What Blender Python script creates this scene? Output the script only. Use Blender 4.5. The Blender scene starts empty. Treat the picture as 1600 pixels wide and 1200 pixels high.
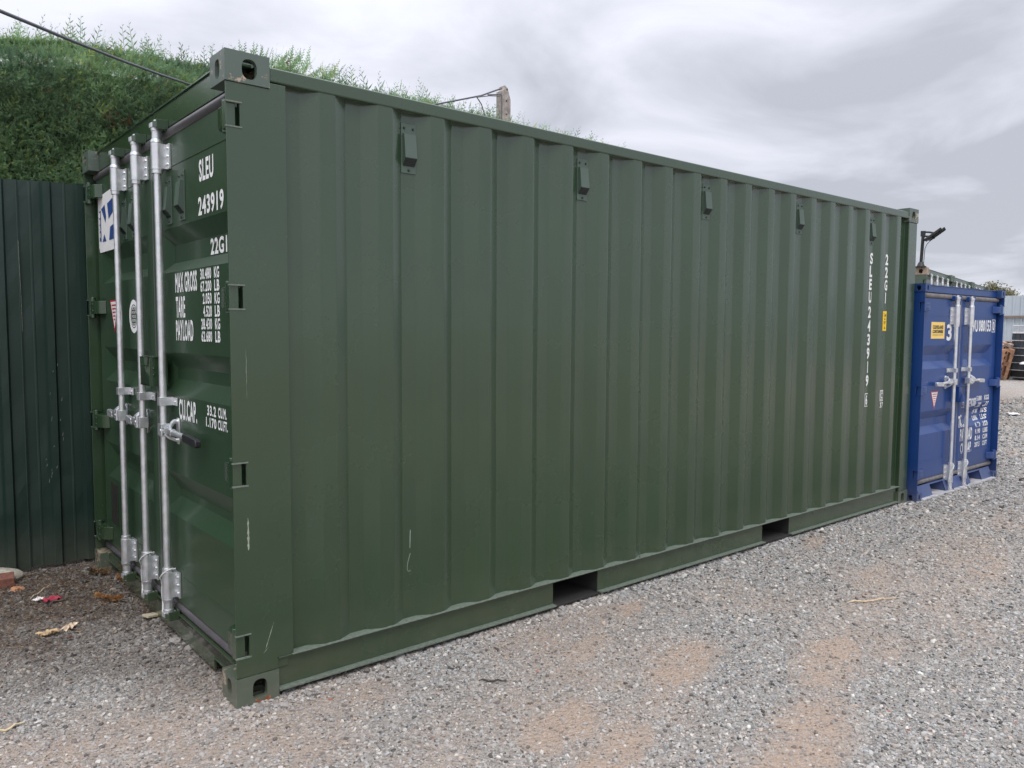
import bpy, bmesh, math, random
import numpy as np
from mathutils import Vector, Matrix, noise
R = math.radians
random.seed(7); rng = np.random.default_rng(11)
C = bpy.context.scene.collection
scn = bpy.context.scene

# ------------------------------------------------------------ camera
CAM = (-1.11363, -3.04171, 1.53082)
cd = bpy.data.cameras.new('camera'); cam = bpy.data.objects.new('camera', cd); C.objects.link(cam)
cam.location = CAM
cam.rotation_mode = 'XYZ'
cam.matrix_world = (Matrix.Translation(CAM) @ Matrix.Rotation(-0.6966423, 4, 'Z') @
                    Matrix.Rotation(1.500897, 4, 'X') @ Matrix.Rotation(0.0054777, 4, 'Z'))
cd.sensor_width = 36; cd.lens = 36 * 1223.2165 / 1600
cd.clip_start = 0.05; cd.clip_end = 2000
scn.camera = cam
scn.render.resolution_x = 1024; scn.render.resolution_y = 768

# ------------------------------------------------------------ light
SUN_EL, SUN_AZ = R(52), R(215)      # azimuth: compass style, measured from +Y clockwise
sd = bpy.data.lights.new('sun', 'SUN'); sun = bpy.data.objects.new('sun', sd); C.objects.link(sun)
sd.energy = 0.8; sd.angle = R(18); sd.color = (1.0, 0.96, 0.9)
sdir = Vector((math.sin(SUN_AZ)*math.cos(SUN_EL), math.cos(SUN_AZ)*math.cos(SUN_EL), math.sin(SUN_EL)))
sun.rotation_euler = sdir.to_track_quat('Z', 'Y').to_euler()
W = bpy.data.worlds.new('World'); scn.world = W; W.use_nodes = True
nt = W.node_tree; nt.nodes.clear()
N = nt.nodes.new; L = nt.links.new
out = N('ShaderNodeOutputWorld'); bg = N('ShaderNodeBackground'); bg.inputs[1].default_value = 0.1
sky = N('ShaderNodeTexSky'); sky.sky_type = 'NISHITA'; sky.sun_disc = False
sky.sun_elevation = SUN_EL; sky.sun_rotation = SUN_AZ
tc = N('ShaderNodeTexCoord'); sep = N('ShaderNodeSeparateXYZ'); L(tc.outputs['Generated'], sep.inputs[0])
def math_n(op, a, b=None, c=None):
    m = N('ShaderNodeMath'); m.operation = op
    for i, v in enumerate((a, b, c)):
        if v is None: continue
        if isinstance(v, (int, float)): m.inputs[i].default_value = v
        else: L(v, m.inputs[i])
    return m.outputs[0]
zz = math_n('MAXIMUM', sep.outputs[2], 0.0); zz = math_n('ADD', zz, 0.16)
cx = math_n('DIVIDE', sep.outputs[0], zz); cy = math_n('DIVIDE', sep.outputs[1], zz)
cmb = N('ShaderNodeCombineXYZ'); L(cx, cmb.inputs[0]); L(cy, cmb.inputs[1])
n1 = N('ShaderNodeTexNoise'); n1.inputs['Scale'].default_value = 1.5; n1.inputs['Detail'].default_value = 7
n1.inputs['Roughness'].default_value = 0.52; n1.inputs['Distortion'].default_value = 0.5
L(cmb.outputs[0], n1.inputs['Vector'])
n2 = N('ShaderNodeTexNoise'); n2.inputs['Scale'].default_value = 0.33; n2.inputs['Detail'].default_value = 3
off = N('ShaderNodeVectorMath'); off.operation = 'ADD'; off.inputs[1].default_value = (3.7, 9.1, 0)
L(cmb.outputs[0], off.inputs[0]); L(off.outputs[0], n2.inputs['Vector'])
cmix = math_n('ADD', math_n('MULTIPLY', n1.outputs[0], 0.62), math_n('MULTIPLY', n2.outputs[0], 0.38))
# clouds are thicker towards +X (the right of the yard)
cmix = math_n('ADD', cmix, math_n('MULTIPLY', math_n('SUBTRACT', sep.outputs[0], 0.62), -0.12))
cr = N('ShaderNodeValToRGB'); L(cmix, cr.inputs[0])
e = cr.color_ramp.elements
e[0].position = 0.40; e[0].color = (4.2, 4.35, 4.9, 1)
e[1].position = 0.60; e[1].color = (7.1, 7.2, 7.9, 1)
m_ = cr.color_ramp.elements.new(0.49); m_.color = (5.4, 5.55, 6.2, 1)
# brighter zenith of an overcast sky
zen = math_n('ADD', 1.0, math_n('MULTIPLY', math_n('POWER', math_n('MAXIMUM', sep.outputs[2], 0.0), 3.0), 2.4))
zv = N('ShaderNodeVectorMath'); zv.operation = 'SCALE'; L(cr.outputs[0], zv.inputs[0]); L(zen, zv.inputs['Scale'])
mx = N('ShaderNodeMixRGB'); mx.inputs[0].default_value = 0.94; L(sky.outputs[0], mx.inputs[1]); L(zv.outputs[0], mx.inputs[2])
L(mx.outputs[0], bg.inputs[0]); L(bg.outputs[0], out.inputs[0])
scn.view_settings.view_transform = 'Standard'; scn.view_settings.look = 'None'
scn.view_settings.exposure = 0.38; scn.view_settings.gamma = 1.0; scn.view_settings.use_curve_mapping = False
scn.cycles.max_bounces = 6; scn.cycles.transparent_max_bounces = 6

# ------------------------------------------------------------ materials
def mat(name):
    m = bpy.data.materials.new(name); m.use_nodes = True
    t = m.node_tree; b = t.nodes['Principled BSDF']
    return m, t, b
def nodes(t):
    def node(kind, **kw):
        n = t.nodes.new(kind)
        for k, v in kw.items():
            if k in n.inputs: n.inputs[k].default_value = v
            else: setattr(n, k, v)
        return n
    return node
def ramp(t, src, stops):
    r = t.nodes.new('ShaderNodeValToRGB'); t.links.new(src, r.inputs[0])
    el = r.color_ramp.elements
    while len(el) < len(stops): el.new(0.5)
    for i, (p, c) in enumerate(stops):
        el[i].position = p; el[i].color = c if len(c) == 4 else (*c, 1)
    return r.outputs[0]
def mixc(t, f, a, b, mode='MIX'):
    m = t.nodes.new('ShaderNodeMixRGB'); m.blend_type = mode
    for i, v in enumerate((f, a, b)):
        if hasattr(v, 'is_linked'): t.links.new(v, m.inputs[i])
        elif i == 0: m.inputs[0].default_value = v
        else: m.inputs[i].default_value = (*v, 1) if len(v) == 3 else v
    return m.outputs[0]
def simple(name, col, rough=0.6, metal=0.0, var=0.12, scale=20, bump=0.0, spec=0.5):
    m, t, b = mat(name); nd = nodes(t)
    geo = nd('ShaderNodeNewGeometry')
    n = nd('ShaderNodeTexNoise', Scale=scale, Detail=5.0); t.links.new(geo.outputs['Position'], n.inputs['Vector'])
    lo = tuple(c*(1-var) for c in col); hi = tuple(min(1, c*(1+var)) for c in col)
    t.links.new(ramp(t, n.outputs[0], [(0.3, lo), (0.7, hi)]), b.inputs['Base Color'])
    b.inputs['Roughness'].default_value = rough; b.inputs['Metallic'].default_value = metal
    b.inputs['Specular IOR Level'].default_value = spec
    if bump:
        bp = nd('ShaderNodeBump', Strength=bump, Distance=0.01); t.links.new(n.outputs[0], bp.inputs['Height'])
        t.links.new(bp.outputs[0], b.inputs['Normal'])
    return m
def paint(name, col, rough=0.4, rust=0.0, dust=0.35, spec=0.5, streak=0.5, coat=0.25):
    """sprayed steel paint: faint mottling, dust splashed up from the yard, runs, optional rust chips"""
    m, t, b = mat(name); nd = nodes(t); lk = t.links.new
    geo = nd('ShaderNodeNewGeometry'); P = geo.outputs['Position']
    n = nd('ShaderNodeTexNoise', Scale=1.3, Detail=6.0, Roughness=0.6); lk(P, n.inputs['Vector'])
    base = ramp(t, n.outputs[0], [(0.3, tuple(c*0.90 for c in col)), (0.7, tuple(c*1.10 for c in col))])
    # vertical wash marks
    mp = nd('ShaderNodeMapping'); mp.inputs['Scale'].default_value = (26, 26, 0.7); lk(P, mp.inputs[0])
    st = nd('ShaderNodeTexNoise', Scale=1.0, Detail=4.0, Roughness=0.65); lk(mp.outputs[0], st.inputs['Vector'])
    sm = ramp(t, st.outputs[0], [(0.5, (0, 0, 0)), (0.85, (1, 1, 1))])
    f = nd('ShaderNodeMath', operation='MULTIPLY'); lk(sm, f.inputs[0]); f.inputs[1].default_value = 0.10*streak
    base = mixc(t, f.outputs[0], base, (0.14, 0.17, 0.13))
    # dust near the ground, ragged
    sp = nd('ShaderNodeSeparateXYZ'); lk(P, sp.inputs[0])
    dn = nd('ShaderNodeTexNoise', Scale=9.0, Detail=6.0, Roughness=0.7); lk(P, dn.inputs['Vector'])
    h = nd('ShaderNodeMapRange'); h.inputs[1].default_value = 0.34; h.inputs[2].default_value = 0.0; lk(sp.outputs[2], h.inputs[0])
    mu = nd('ShaderNodeMath', operation='MULTIPLY'); lk(h.outputs[0], mu.inputs[0]); lk(dn.outputs[0], mu.inputs[1])
    m2 = nd('ShaderNodeMath', operation='MULTIPLY'); lk(mu.outputs[0], m2.inputs[0]); m2.inputs[1].default_value = dust
    base = mixc(t, m2.outputs[0], base, (0.26, 0.22, 0.17))
    rr = ramp(t, n.outputs[0], [(0.2, (rough*0.88,)*3), (0.8, (rough*1.12,)*3)])
    if rust:
        rn = nd('ShaderNodeTexNoise', Scale=34.0, Detail=8.0, Roughness=0.68); lk(P, rn.inputs['Vector'])
        rb = nd('ShaderNodeTexNoise', Scale=5.0, Detail=2.0); lk(P, rb.inputs['Vector'])
        ad = nd('ShaderNodeMath', operation='ADD'); lk(rn.outputs[0], ad.inputs[0]); lk(rb.outputs[0], ad.inputs[1])
        th = 1.36 - 0.28*rust
        rm = ramp(t, ad.outputs[0], [(0, (0, 0, 0)), (1, (1, 1, 1))])
        mr = nd('ShaderNodeMapRange'); mr.inputs[1].default_value = th; mr.inputs[2].default_value = th+0.05; lk(ad.outputs[0], mr.inputs[0])
        rc = ramp(t, rb.outputs[0], [(0.35, (0.30, 0.10, 0.04)), (0.6, (0.40, 0.33, 0.24))])
        base = mixc(t, mr.outputs[0], base, rc)
    lk(base, b.inputs['Base Color']); lk(rr, b.inputs['Roughness'])
    b.inputs['Specular IOR Level'].default_value = spec; b.inputs['Coat Weight'].default_value = coat; b.inputs['Coat Roughness'].default_value = 0.16; b.inputs['Coat IOR'].default_value = 1.5
    bn = nd('ShaderNodeTexNoise', Scale=260.0, Detail=2.0); lk(P, bn.inputs['Vector'])
    bl_ = nd('ShaderNodeTexNoise', Scale=2.6, Detail=3.0); lk(P, bl_.inputs['Vector'])
    b0 = nd('ShaderNodeBump', Strength=0.5, Distance=0.008); lk(bl_.outputs[0], b0.inputs['Height'])
    bp = nd('ShaderNodeBump', Strength=0.10, Distance=0.002); lk(bn.outputs[0], bp.inputs['Height']); lk(b0.outputs[0], bp.inputs['Normal']); lk(bp.outputs[0], b.inputs['Normal'])
    return m
def galv(name, col=(0.72, 0.735, 0.75), rough=0.36, metal=0.8):
    m, t, b = mat(name); nd = nodes(t); lk = t.links.new
    geo = nd('ShaderNodeNewGeometry')
    v = nd('ShaderNodeTexVoronoi', Scale=70.0); lk(geo.outputs['Position'], v.inputs['Vector'])
    n = nd('ShaderNodeTexNoise', Scale=25.0, Detail=6.0); lk(geo.outputs['Position'], n.inputs['Vector'])
    c1 = ramp(t, n.outputs[0], [(0.3, tuple(c*0.90 for c in col)), (0.7, tuple(min(1, c*1.08) for c in col))])
    lk(mixc(t, 0.12, c1, v.outputs['Color'], 'SOFT_LIGHT'), b.inputs['Base Color'])
    lk(ramp(t, n.outputs[0], [(0.3, (rough*0.8,)*3), (0.7, (rough*1.25,)*3)]), b.inputs['Roughness'])
    b.inputs['Metallic'].default_value = metal
    return m
GREEN = (0.022, 0.051, 0.022)
M = {}
M['green'] = paint('green paint', GREEN, 0.27, spec=0.45, coat=0.85, dust=0.26, streak=0.18)
M['door_green'] = paint('door paint', (0.024, 0.056, 0.026), 0.45, spec=0.4, coat=0.35, dust=0.3, streak=0.3)
M['casting_green'] = paint('casting paint', (0.075, 0.105, 0.085), 0.5, rust=0.9, dust=0.4, coat=0.3)
M['ledge'] = simple('sky-lit dusty ledge', (0.135, 0.165, 0.130), 0.7, var=0.25, scale=60)  # green lightened for the sky light on upward faces, plus dust
M['vent_green'] = paint('vent plastic', (0.060, 0.094, 0.072), 0.5, coat=0.2)
M['green_worn'] = paint('green paint worn', (0.048, 0.082, 0.055), 0.42, rust=0.78, dust=0.5, coat=0.5)
M['bg_green'] = paint('older green paint', (0.07, 0.105, 0.075), 0.5)
M['rusty'] = paint('faded rusty paint', (0.36, 0.27, 0.20), 0.7, rust=0.9)
M['blue'] = paint('blue paint', (0.009, 0.048, 0.195), 0.40, spec=0.4, streak=0.25, coat=0.3, dust=0.4)
M['blue_worn'] = paint('blue paint scuffed', (0.014, 0.050, 0.175), 0.5, rust=0.3)
M['dusty'] = simple('dusty steel lip', (0.42, 0.41, 0.42), 0.75, scale=14, var=0.3)
M['galv'] = galv('galvanised steel')
M['rubber'] = simple('rubber gasket', (0.095, 0.088, 0.095), 0.38, scale=30, spec=0.8)
M['rubber_grey'] = simple('weathered rubber gasket', (0.17, 0.16, 0.16), 0.7, scale=22, var=0.25)
M['black'] = simple('black plastic', (0.018, 0.019, 0.021), 0.45)
M['dark'] = simple('dark underside', (0.03, 0.028, 0.026), 0.8)
M['grille'] = simple('dark grille', (0.020, 0.030, 0.024), 0.5)  # near-black green for the vent grilles and rivets
M['white'] = simple('white lettering', (0.80, 0.81, 0.80), 0.5, var=0.04)
M['sticker'] = simple('white sticker', (0.78, 0.77, 0.76), 0.45, var=0.03)
M['navy'] = simple('sticker navy', (0.02, 0.06, 0.22), 0.45, var=0.05)
M['red'] = simple('sticker red', (0.50, 0.03, 0.05), 0.45, var=0.05)
M['yellow'] = simple('yellow sticker', (0.86, 0.56, 0.02), 0.42, var=0.04)
M['paleyellow'] = simple('pale yellow sticker', (0.86, 0.60, 0.16), 0.45, var=0.04)
M['ink'] = simple('black ink', (0.03, 0.025, 0.02), 0.5)
M['plate'] = simple('data plate', (0.075, 0.068, 0.062), 0.35, metal=0.6, scale=160, var=0.5)
M['cord'] = simple('white cord', (0.66, 0.66, 0.66), 0.6)
M['scrape'] = simple('bare scrape', (0.30, 0.33, 0.26), 0.6, scale=120, var=0.4)
M['scratch'] = simple('pale scratch', (0.62, 0.66, 0.62), 0.6)
M['rustspot'] = simple('orange rust', (0.30, 0.105, 0.045), 0.85, scale=60, var=0.5)

# ------------------------------------------------------------ mesh helpers
def rod_frame(d):
    d = d.normalized(); a = Vector((0, 0, 1)) if abs(d.z) < 0.9 else Vector((1, 0, 0))
    u = d.cross(a).normalized(); return u, d.cross(u).normalized()
class MB:
    def __init__(s): s.v = []; s.f = []; s.m = []; s.cur = 0
    def add(s, vs, fs):
        o = len(s.v); s.v += [tuple(v) for v in vs]; s.f += [tuple(i+o for i in f) for f in fs]; s.m += [s.cur]*len(fs)
        return s
    def box(s, x0, x1, y0, y1, z0, z1, mtx=None):
        vs = [Vector((x, y, z)) for x in (x0, x1) for y in (y0, y1) for z in (z0, z1)]
        if mtx: vs = [mtx @ v for v in vs]
        return s.add(vs, [(0,1,3,2), (4,6,7,5), (0,4,5,1), (2,3,7,6), (0,2,6,4), (1,5,7,3)])
    def cyl(s, a, b, r, r2=None, n=16, cap=True):
        a, b = Vector(a), Vector(b); r2 = r if r2 is None else r2
        u, w = rod_frame(b-a); vs = []
        for p, q in ((a, r), (b, r2)):
            for i in range(n):
                t = 2*math.pi*i/n; vs.append(p + u*math.cos(t)*q + w*math.sin(t)*q)
        fs = [(i, (i+1) % n, n+(i+1) % n, n+i) for i in range(n)]
        if cap: fs += [tuple(range(n))[::-1], tuple(range(n, 2*n))]
        return s.add(vs, fs)
    def tube(s, pts, r, n=8):
        pts = [Vector(p) for p in pts]; rs = r if isinstance(r, (list, tuple)) else [r]*len(pts); vs = []; pu = None
        for k, p in enumerate(pts):
            d = (pts[min(k+1, len(pts)-1)] - pts[max(k-1, 0)]).normalized()
            if pu is None: u, w = rod_frame(d)
            else:
                u = (pu - d*pu.dot(d)).normalized(); w = d.cross(u)
            pu = u
            for i in range(n):
                t = 2*math.pi*i/n; vs.append(p + u*math.cos(t)*rs[k] + w*math.sin(t)*rs[k])
        fs = [(k*n+i, k*n+(i+1) % n, (k+1)*n+(i+1) % n, (k+1)*n+i) for k in range(len(pts)-1) for i in range(n)]
        fs += [tuple(range(n))[::-1], tuple(range((len(pts)-1)*n, len(pts)*n))]
        return s.add(vs, fs)
    def prism(s, poly, axis, a, b):
        """poly: 2-D outline in the two axes left over (in x,y,z order), extruded from a to b along axis"""
        n = len(poly)
        def mk(p, h):
            q = list(p); q.insert(axis, h); return q
        vs = [mk(p, a) for p in poly] + [mk(p, b) for p in poly]
        return s.add(vs, [tuple(range(n)), tuple(range(n, 2*n))[::-1]] + [(i, n+i, n+(i+1) % n, (i+1) % n) for i in range(n)])
    def plate_hole(s, O, U, V, w, h, hx, hy, a, b, depth=0.028, nexp=3.0, flat=False):
        """rectangle O + U*w + V*h with a rounded hole centred hx,hy and a wall going in by depth"""
        O, U, V = Vector(O), Vector(U), Vector(V); Nn = U.cross(V)
        ang = sorted([2*math.pi*i/32 for i in range(32)] +
                     [math.atan2(cy-hy, cx-hx) % (2*math.pi) for cx in (0, w) for cy in (0, h)])
        ring, outer = [], []
        for t in ang:
            c, q = math.cos(t), math.sin(t); ex = 9.0 if (flat and q < 0) else nexp
            r = (abs(c/a)**ex + abs(q/b)**ex)**(-1/ex); ring.append((hx+c*r, hy+q*r))
            k = min([((w-hx) if c > 0 else -hx)/c if abs(c) > 1e-9 else 1e9, ((h-hy) if q > 0 else -hy)/q if abs(q) > 1e-9 else 1e9])
            outer.append((hx+c*k, hy+q*k))
        P = lambda p, d=0: O + U*p[0] + V*p[1] - Nn*d
        n = len(ang)
        vs = [P(p) for p in outer] + [P(p) for p in ring] + [P(p, depth) for p in ring]
        fs = [(i, (i+1) % n, n+(i+1) % n, n+i) for i in range(n)] + [(n+i, n+(i+1) % n, 2*n+(i+1) % n, 2*n+i) for i in range(n)]
        return s.add(vs, fs)
    def build(s, name, mats, parent=None, bev=0.0, smooth=40, merge=True, label=None):
        if not isinstance(mats, (list, tuple)): mats = [mats]
        me = bpy.data.meshes.new(name); me.from_pydata(s.v, [], s.f)
        for m in mats: me.materials.append(m)
        me.polygons.foreach_set('material_index', s.m)
        bm = bmesh.new(); bm.from_mesh(me)
        if merge: bmesh.ops.remove_doubles(bm, verts=bm.verts, dist=1e-5)
        bmesh.ops.recalc_face_normals(bm, faces=bm.faces)
        for f in bm.faces: f.smooth = smooth > 0
        if smooth > 0:
            for ed in bm.edges:
                ed.smooth = not (len(ed.link_faces) == 2 and ed.calc_face_angle(0) > R(smooth))
        bm.to_mesh(me); bm.free()
        o = bpy.data.objects.new(name, me); C.objects.link(o)
        if parent: o.parent = parent
        if label: o['label'] = label
        if bev:
            b = o.modifiers.new('bevel', 'BEVEL'); b.width = bev; b.segments = 2; b.limit_method = 'ANGLE'; b.angle_limit = R(50); b.harden_normals = True
        return o
def tag(o, label=None, cat=None, group=None, kind=None):
    if label: o['label'] = label
    if cat: o['category'] = cat
    if group: o['group'] = group
    if kind: o['kind'] = kind
    return o
def thing(name, loc, label, cat, rz=0, group=None):
    o = bpy.data.objects.new(name, None); C.objects.link(o); o.location = loc; o.rotation_euler = (0, 0, rz)
    o.empty_display_size = 0.2
    return tag(o, label, cat, group)
_tc = {}
def text_mesh(body, bold=0.0):
    """outline of a string as (verts2d, faces), normalised to its own bounding box 0..1"""
    key = (body, bold)
    if key in _tc: return _tc[key]
    cu = bpy.data.curves.new('t', 'FONT'); cu.body = body; cu.size = 1; cu.offset = bold; cu.resolution_u = 3
    cu.space_character = 1.12
    o = bpy.data.objects.new('t', cu); C.objects.link(o)
    dg = bpy.context.evaluated_depsgraph_get()
    me = bpy.data.meshes.new_from_object(o.evaluated_get(dg))
    vs = np.array([v.co[:2] for v in me.vertices]); fs = [tuple(p.vertices) for p in me.polygons]
    bpy.data.objects.remove(o); bpy.data.curves.remove(cu); bpy.data.meshes.remove(me)
    lo, hi = vs.min(0), vs.max(0); vs = (vs-lo)/np.maximum(hi-lo, 1e-6)
    _tc[key] = (vs, fs); return _tc[key]
def add_text(mb, body, O, U, V, w, h, bold=0.03, depthfn=None, lift=0.0015):
    """lay a string w wide and h high on a surface; a thin skin of paint"""
    O, U, V = Vector(O), Vector(U), Vector(V); Nn = U.cross(V)
    vs, fs = text_mesh(body, bold); a = []; b = []
    for x, y in vs:
        p = O + U*(x*w) + V*(y*h)
        if depthfn: p -= Nn*depthfn(p)
        a.append(p + Nn*lift); b.append(p)
    n = len(a); mb.add(a, fs)
    return mb

# ------------------------------------------------------------ shipping container
def corrugated(mb, x0, x1, E, z0, z1, yo, per=0.278, depth=0.036, nz=26, wav=0.0020, seed=0.0, flat=0.072, slope=0.068, r=0.006):
    """vertical trapezoid ribs along x. proud face at y=yo, recess at yo+depth. a proud flat ends at E + k*per"""
    pts = [(x0, None)]; k = math.floor((x0-E)/per)-1
    key = []
    while E + k*per - flat - slope < x1 + per:
        e = E + k*per
        key += [(e-flat, 0.0), (e, 0.0), (e+slope, depth), (e+slope+(per-flat-2*slope), depth)]; k += 1
    # rounded bends
    xs = []
    for i in range(1, len(key)-1):
        a, b, c = [np.array(key[j]) for j in (i-1, i, i+1)]
        d1 = (a-b)/np.linalg.norm(a-b); d2 = (c-b)/np.linalg.norm(c-b)
        p1, p2 = b+d1*r, b+d2*r
        for t in (0, 0.33, 0.67, 1): xs.append(tuple((1-t)**2*p1 + 2*t*(1-t)*b + t*t*p2))
    xs = sorted(set(xs))
    arr = np.array(xs)
    ys = lambda x: float(np.interp(x, arr[:, 0], arr[:, 1]))
    cols = [x0] + [x for x, _ in xs if x0 < x < x1] + [x1]
    vs = []; nc = len(cols)
    for j in range(nz+1):
        z = z0 + (z1-z0)*j/nz
        for x in cols:
            w = wav*noise.noise(Vector((x*1.7+seed, seed*3.1, z*1.3)))*(1 if 0 < j < nz else 0.3)
            vs.append((x, yo + ys(x) + w, z))
    fs = [(j*nc+i, j*nc+i+1, (j+1)*nc+i+1, (j+1)*nc+i) for j in range(nz) for i in range(nc-1)]
    mb.add(vs, fs); return ys

def recess_depth(y, z, rec, D, ya, yb, ye):
    """depth of the pressed recess at height z (and y) on a door between ya and yb, ends sloped over ye"""
    for (o0, i0, i1, o1) in rec:
        if o0 < z < o1:
            d = 1.0
            if z < i0: d = (z-o0)/(i0-o0)
            if z > i1: d = (o1-z)/(o1-i1)
            d = min(d, max(0, (y-ya)/ye), max(0, (yb-y)/ye)); return D*max(0, d)
    return 0.0
def door_leaf(mb, x, y0, y1, z0, z1, rec, D, ya, yb, ye, th=0.045):
    F = lambda y, z, d=0: (x+d, y, z)
    ys = [y0, ya, yb, y1]
    zs = [z0]
    for r in rec: zs += [r[0], r[3]]
    zs += [z1]; zs = sorted(zs)
    def quad(a, b, c, d): mb.add([a, b, c, d], [(0, 1, 2, 3)])
    for i in range(len(zs)-1):
        a, b = zs[i], zs[i+1]
        quad(F(y0, a), F(ya, a), F(ya, b), F(y0, b)); quad(F(yb, a), F(y1, a), F(y1, b), F(yb, b))
        hit = [r for r in rec if abs(r[0]-a) < 1e-6]
        if not hit: quad(F(ya, a), F(yb, a), F(yb, b), F(ya, b))
        else:
            o0, i0, i1, o1 = hit[0]; iya, iyb = ya+ye, yb-ye
            quad(F(ya, o0), F(yb, o0), F(iyb, i0, D), F(iya, i0, D))
            quad(F(iya, i1, D), F(iyb, i1, D), F(yb, o1), F(ya, o1))
            quad(F(iya, i0, D), F(iyb, i0, D), F(iyb, i1, D), F(iya, i1, D))
            quad(F(ya, o0), F(iya, i0, D), F(iya, i1, D), F(ya, o1)); quad(F(yb, o0), F(iyb, i0, D), F(iyb, i1, D), F(yb, o1))
    # edges and back
    quad(F(y0, z0), F(y1, z0), F(y1, z0, th), F(y0, z0, th)); quad(F(y0, z1), F(y1, z1), F(y1, z1, th), F(y0, z1, th))
    quad(F(y0, z0), F(y0, z1), F(y0, z1, th), F(y0, z0, th)); quad(F(y1, z0), F(y1, z1), F(y1, z1, th), F(y1, z0, th))
    quad(F(y0, z0, th+D), F(y1, z0, th+D), F(y1, z1, th+D), F(y0, z1, th+D))

def casting(mb, cx, cy, x_out, y_out, z0, ch, cl, cw, top):
    """hollow corner casting. x_out/y_out = -1 or +1: which side faces out. cx, cy = the outer corner"""
    xa, xb = (cx, cx+cl) if x_out < 0 else (cx-cl, cx); ya, yb = (cy, cy+cw) if y_out < 0 else (cy-cw, cy); z1 = z0+ch
    t = 0.2*ch; s = ch/0.118
    hz = ch*0.52 if not top else ch*0.47
    # end face (normal x_out)
    if x_out < 0: mb.plate_hole((xa, yb, z0), (0, -1, 0), (0, 0, 1), cw, ch, cw*0.5, hz, 0.024*s, 0.037*s, t)
    else: mb.plate_hole((xb, ya, z0), (0, 1, 0), (0, 0, 1), cw, ch, cw*0.5, hz, 0.024*s, 0.037*s, t)
    fl = not top
    hx = cl*0.54
    if y_out < 0: mb.plate_hole((xa, ya, z0), (1, 0, 0), (0, 0, 1), cl, ch, hx if x_out < 0 else cl-hx, hz, 0.030*s, 0.038*s, t, 2.6, fl)
    else: mb.plate_hole((xb, yb, z0), (-1, 0, 0), (0, 0, 1), cl, ch, cl-hx if x_out < 0 else hx, hz, 0.030*s, 0.038*s, t, 2.6, fl)
    zt = z1 if top else z0
    if top: mb.plate_hole((xa, ya, z1), (1, 0, 0), (0, 1, 0), cl, cw, cl/2, cw/2, 0.058*s, 0.030*s, t)
    else: mb.plate_hole((xa, yb, z0), (1, 0, 0), (0, -1, 0), cl, cw, cl/2, cw/2, 0.058*s, 0.030*s, t)
    q = lambda *p: mb.add(p, [(0, 1, 2, 3)])
    zo = z0 if top else z1
    q((xa, ya, zo), (xb, ya, zo), (xb, yb, zo), (xa, yb, zo))
    xi = xb if x_out < 0 else xa; yi = yb if y_out < 0 else ya
    q((xi, ya, z0), (xi, yb, z0), (xi, yb, z1), (xi, ya, z1)); q((xa, yi, z0), (xb, yi, z0), (xb, yi, z1), (xa, yi, z1))

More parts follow.
